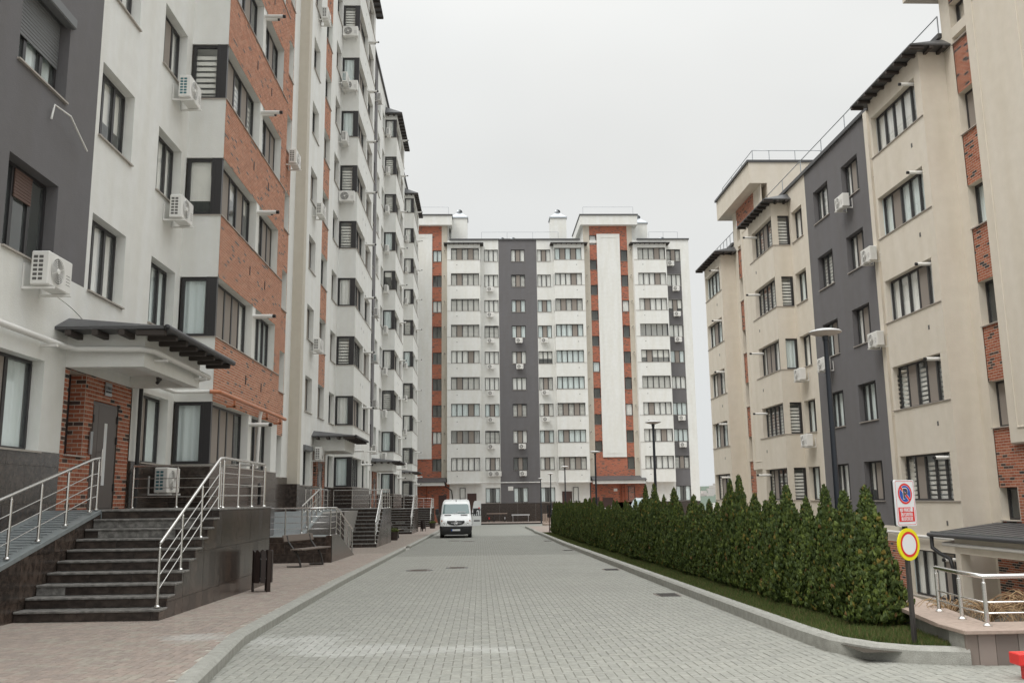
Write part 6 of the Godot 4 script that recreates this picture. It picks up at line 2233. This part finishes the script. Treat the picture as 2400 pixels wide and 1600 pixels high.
func parked_car() -> void:
	var o := thing("parked_car", "pale silver car half hidden behind the hedge before the brick stairwell", "car", Vector3(12.6, -1.78, -72.0), -0.3)
	var sl := [[0.3, 0.0, 0.8, 0.3], [0.5, 0.06, 0.86, 0.3], [0.7, 0.0, 0.87, 0.3], [0.9, -0.2, 0.85, 0.3], [1.0, -0.9, 0.82, 0.3], [1.2, -1.25, 0.76, 0.25], [1.5, -1.7, 0.66, 0.25], [1.62, -2.0, 0.6, 0.3], [1.68, -2.4, 0.5, 0.3]]
	put(o, "body", loft(sl, 4.2), M.silver)
	var ws := MB.new()
	ws.quad(Vector3(-0.66, 1.05, -0.98), Vector3(0.66, 1.05, -0.98), Vector3(0.54, 1.5, -1.66), Vector3(-0.54, 1.5, -1.66))
	put(o, "windscreen", ws.mesh(), M.windscreen)
	for s in [-1, 1]:
		for z in [-0.75, -3.4]: wheel(o, s * 0.72, z, 0.3, 0.2)
		var mb := MB.new()
		mb.bbox(Vector3(-0.08, -0.07, -0.05), Vector3(0.08, 0.07, 0.05), 0.03, at(s * 0.95, 1.08, -1.25))
		put(o, "mirror", mb.mesh(), M.silver)

# ---------------------------------------------------------------- sky, sun, camera
func sky_picture() -> ImageTexture:   # an even overcast: brighter overhead, soft cloud bands
	var w := 512
	var h := 256
	var im := Image.create(w, h, false, Image.FORMAT_RGBAF)
	var a := noise(61, 1.3, 5)
	var b := noise(62, 3.5, 4)
	for y in h:
		var e := PI * (0.5 - (y + 0.5) / h)
		for x in w:
			var c := TAU * (x + 0.5) / w
			var d := Vector3(cos(c) * cos(e), sin(e), sin(c) * cos(e))
			var l := 0.72 + 2.5 * pow(maxf(0.0, d.y), 4.2)
			var k := Vector3(d.x, d.y * 2.2, d.z)
			l *= 1.0 + 0.07 * a.get_noise_3dv(k) + 0.03 * b.get_noise_3dv(k)
			if e < 0: l = 0.3
			var t := clampf(0.5 + a.get_noise_3dv(k * 0.7), 0, 1)
			im.set_pixel(x, y, Color(l * lerpf(0.97, 0.99, t), l * 1.0, l * lerpf(1.005, 0.985, t)))
	return ImageTexture.create_from_image(im)

func _ready() -> void:
	rng.seed = 4
	var cam := Camera3D.new()
	cam.name = "camera"
	add_child(cam)
	cam.fov = FOV
	cam.near = 0.1
	cam.far = 5000.0
	cam.basis = Basis(Vector3.UP, deg_to_rad(-2.113)) * Basis(Vector3.RIGHT, deg_to_rad(9.9315)) * Basis(Vector3.BACK, deg_to_rad(-0.7224))
	cam.current = true
	var e := Environment.new()
	e.background_mode = Environment.BG_SKY
	var sm := PanoramaSkyMaterial.new()
	sm.panorama = sky_picture()
	e.sky = Sky.new()
	e.sky.sky_material = sm
	e.tonemap_mode = Environment.TONE_MAPPER_LINEAR
	e.tonemap_exposure = 1.06
	e.sdfgi_enabled = true
	e.ssao_enabled = true
	e.ssil_enabled = true
	var we := WorldEnvironment.new()
	we.environment = e
	we.name = "world"
	add_child(we)
	var sun := DirectionalLight3D.new()
	sun.name = "sun"
	sun.light_energy = 0.5
	sun.light_color = Color(1.0, 0.985, 0.96)
	sun.light_angular_distance = 30.0
	sun.shadow_enabled = true
	add_child(sun)
	sun.look_at_from_position(Vector3(-0.42, 0.8, 0.36), Vector3.ZERO)
	materials()
	ac_meshes()
	ground()
	left_block()
	end_building()
	right_block()
	left_air()
	entrances()
	hedge()
	grass()
	planter_wall()
	lamps()
	signs()
	van()
	parked_car()
	litter_bin("dark slatted litter bin beside the nearest stairs", Vector3(-3.98, hs(16.9), -16.9), 0.3)
	litter_bin("dark slatted litter bin beside the third stairs, behind the van", Vector3(-4.0, hs(63.5), -63.5), 0.9)
	bench("brown bench with curved iron legs before the ramp's granite wall", Vector3(-4.75, hs(24.9), -24.9), -0.35)
	bench("brown bench half hidden behind the second stairs' side wall", Vector3(-4.7, hs(48.6), -48.9), -0.1)
	planter("small planter with green tuft against the second stairs' side wall", Vector3(-4.4, hs(46.0) - 0.0, -46.3))
	planter("small planter with green tuft behind the van's left mirror", Vector3(-3.8, hs(72.0), -72.0))
	covers()
	back_bench()

const FOV := 41.815
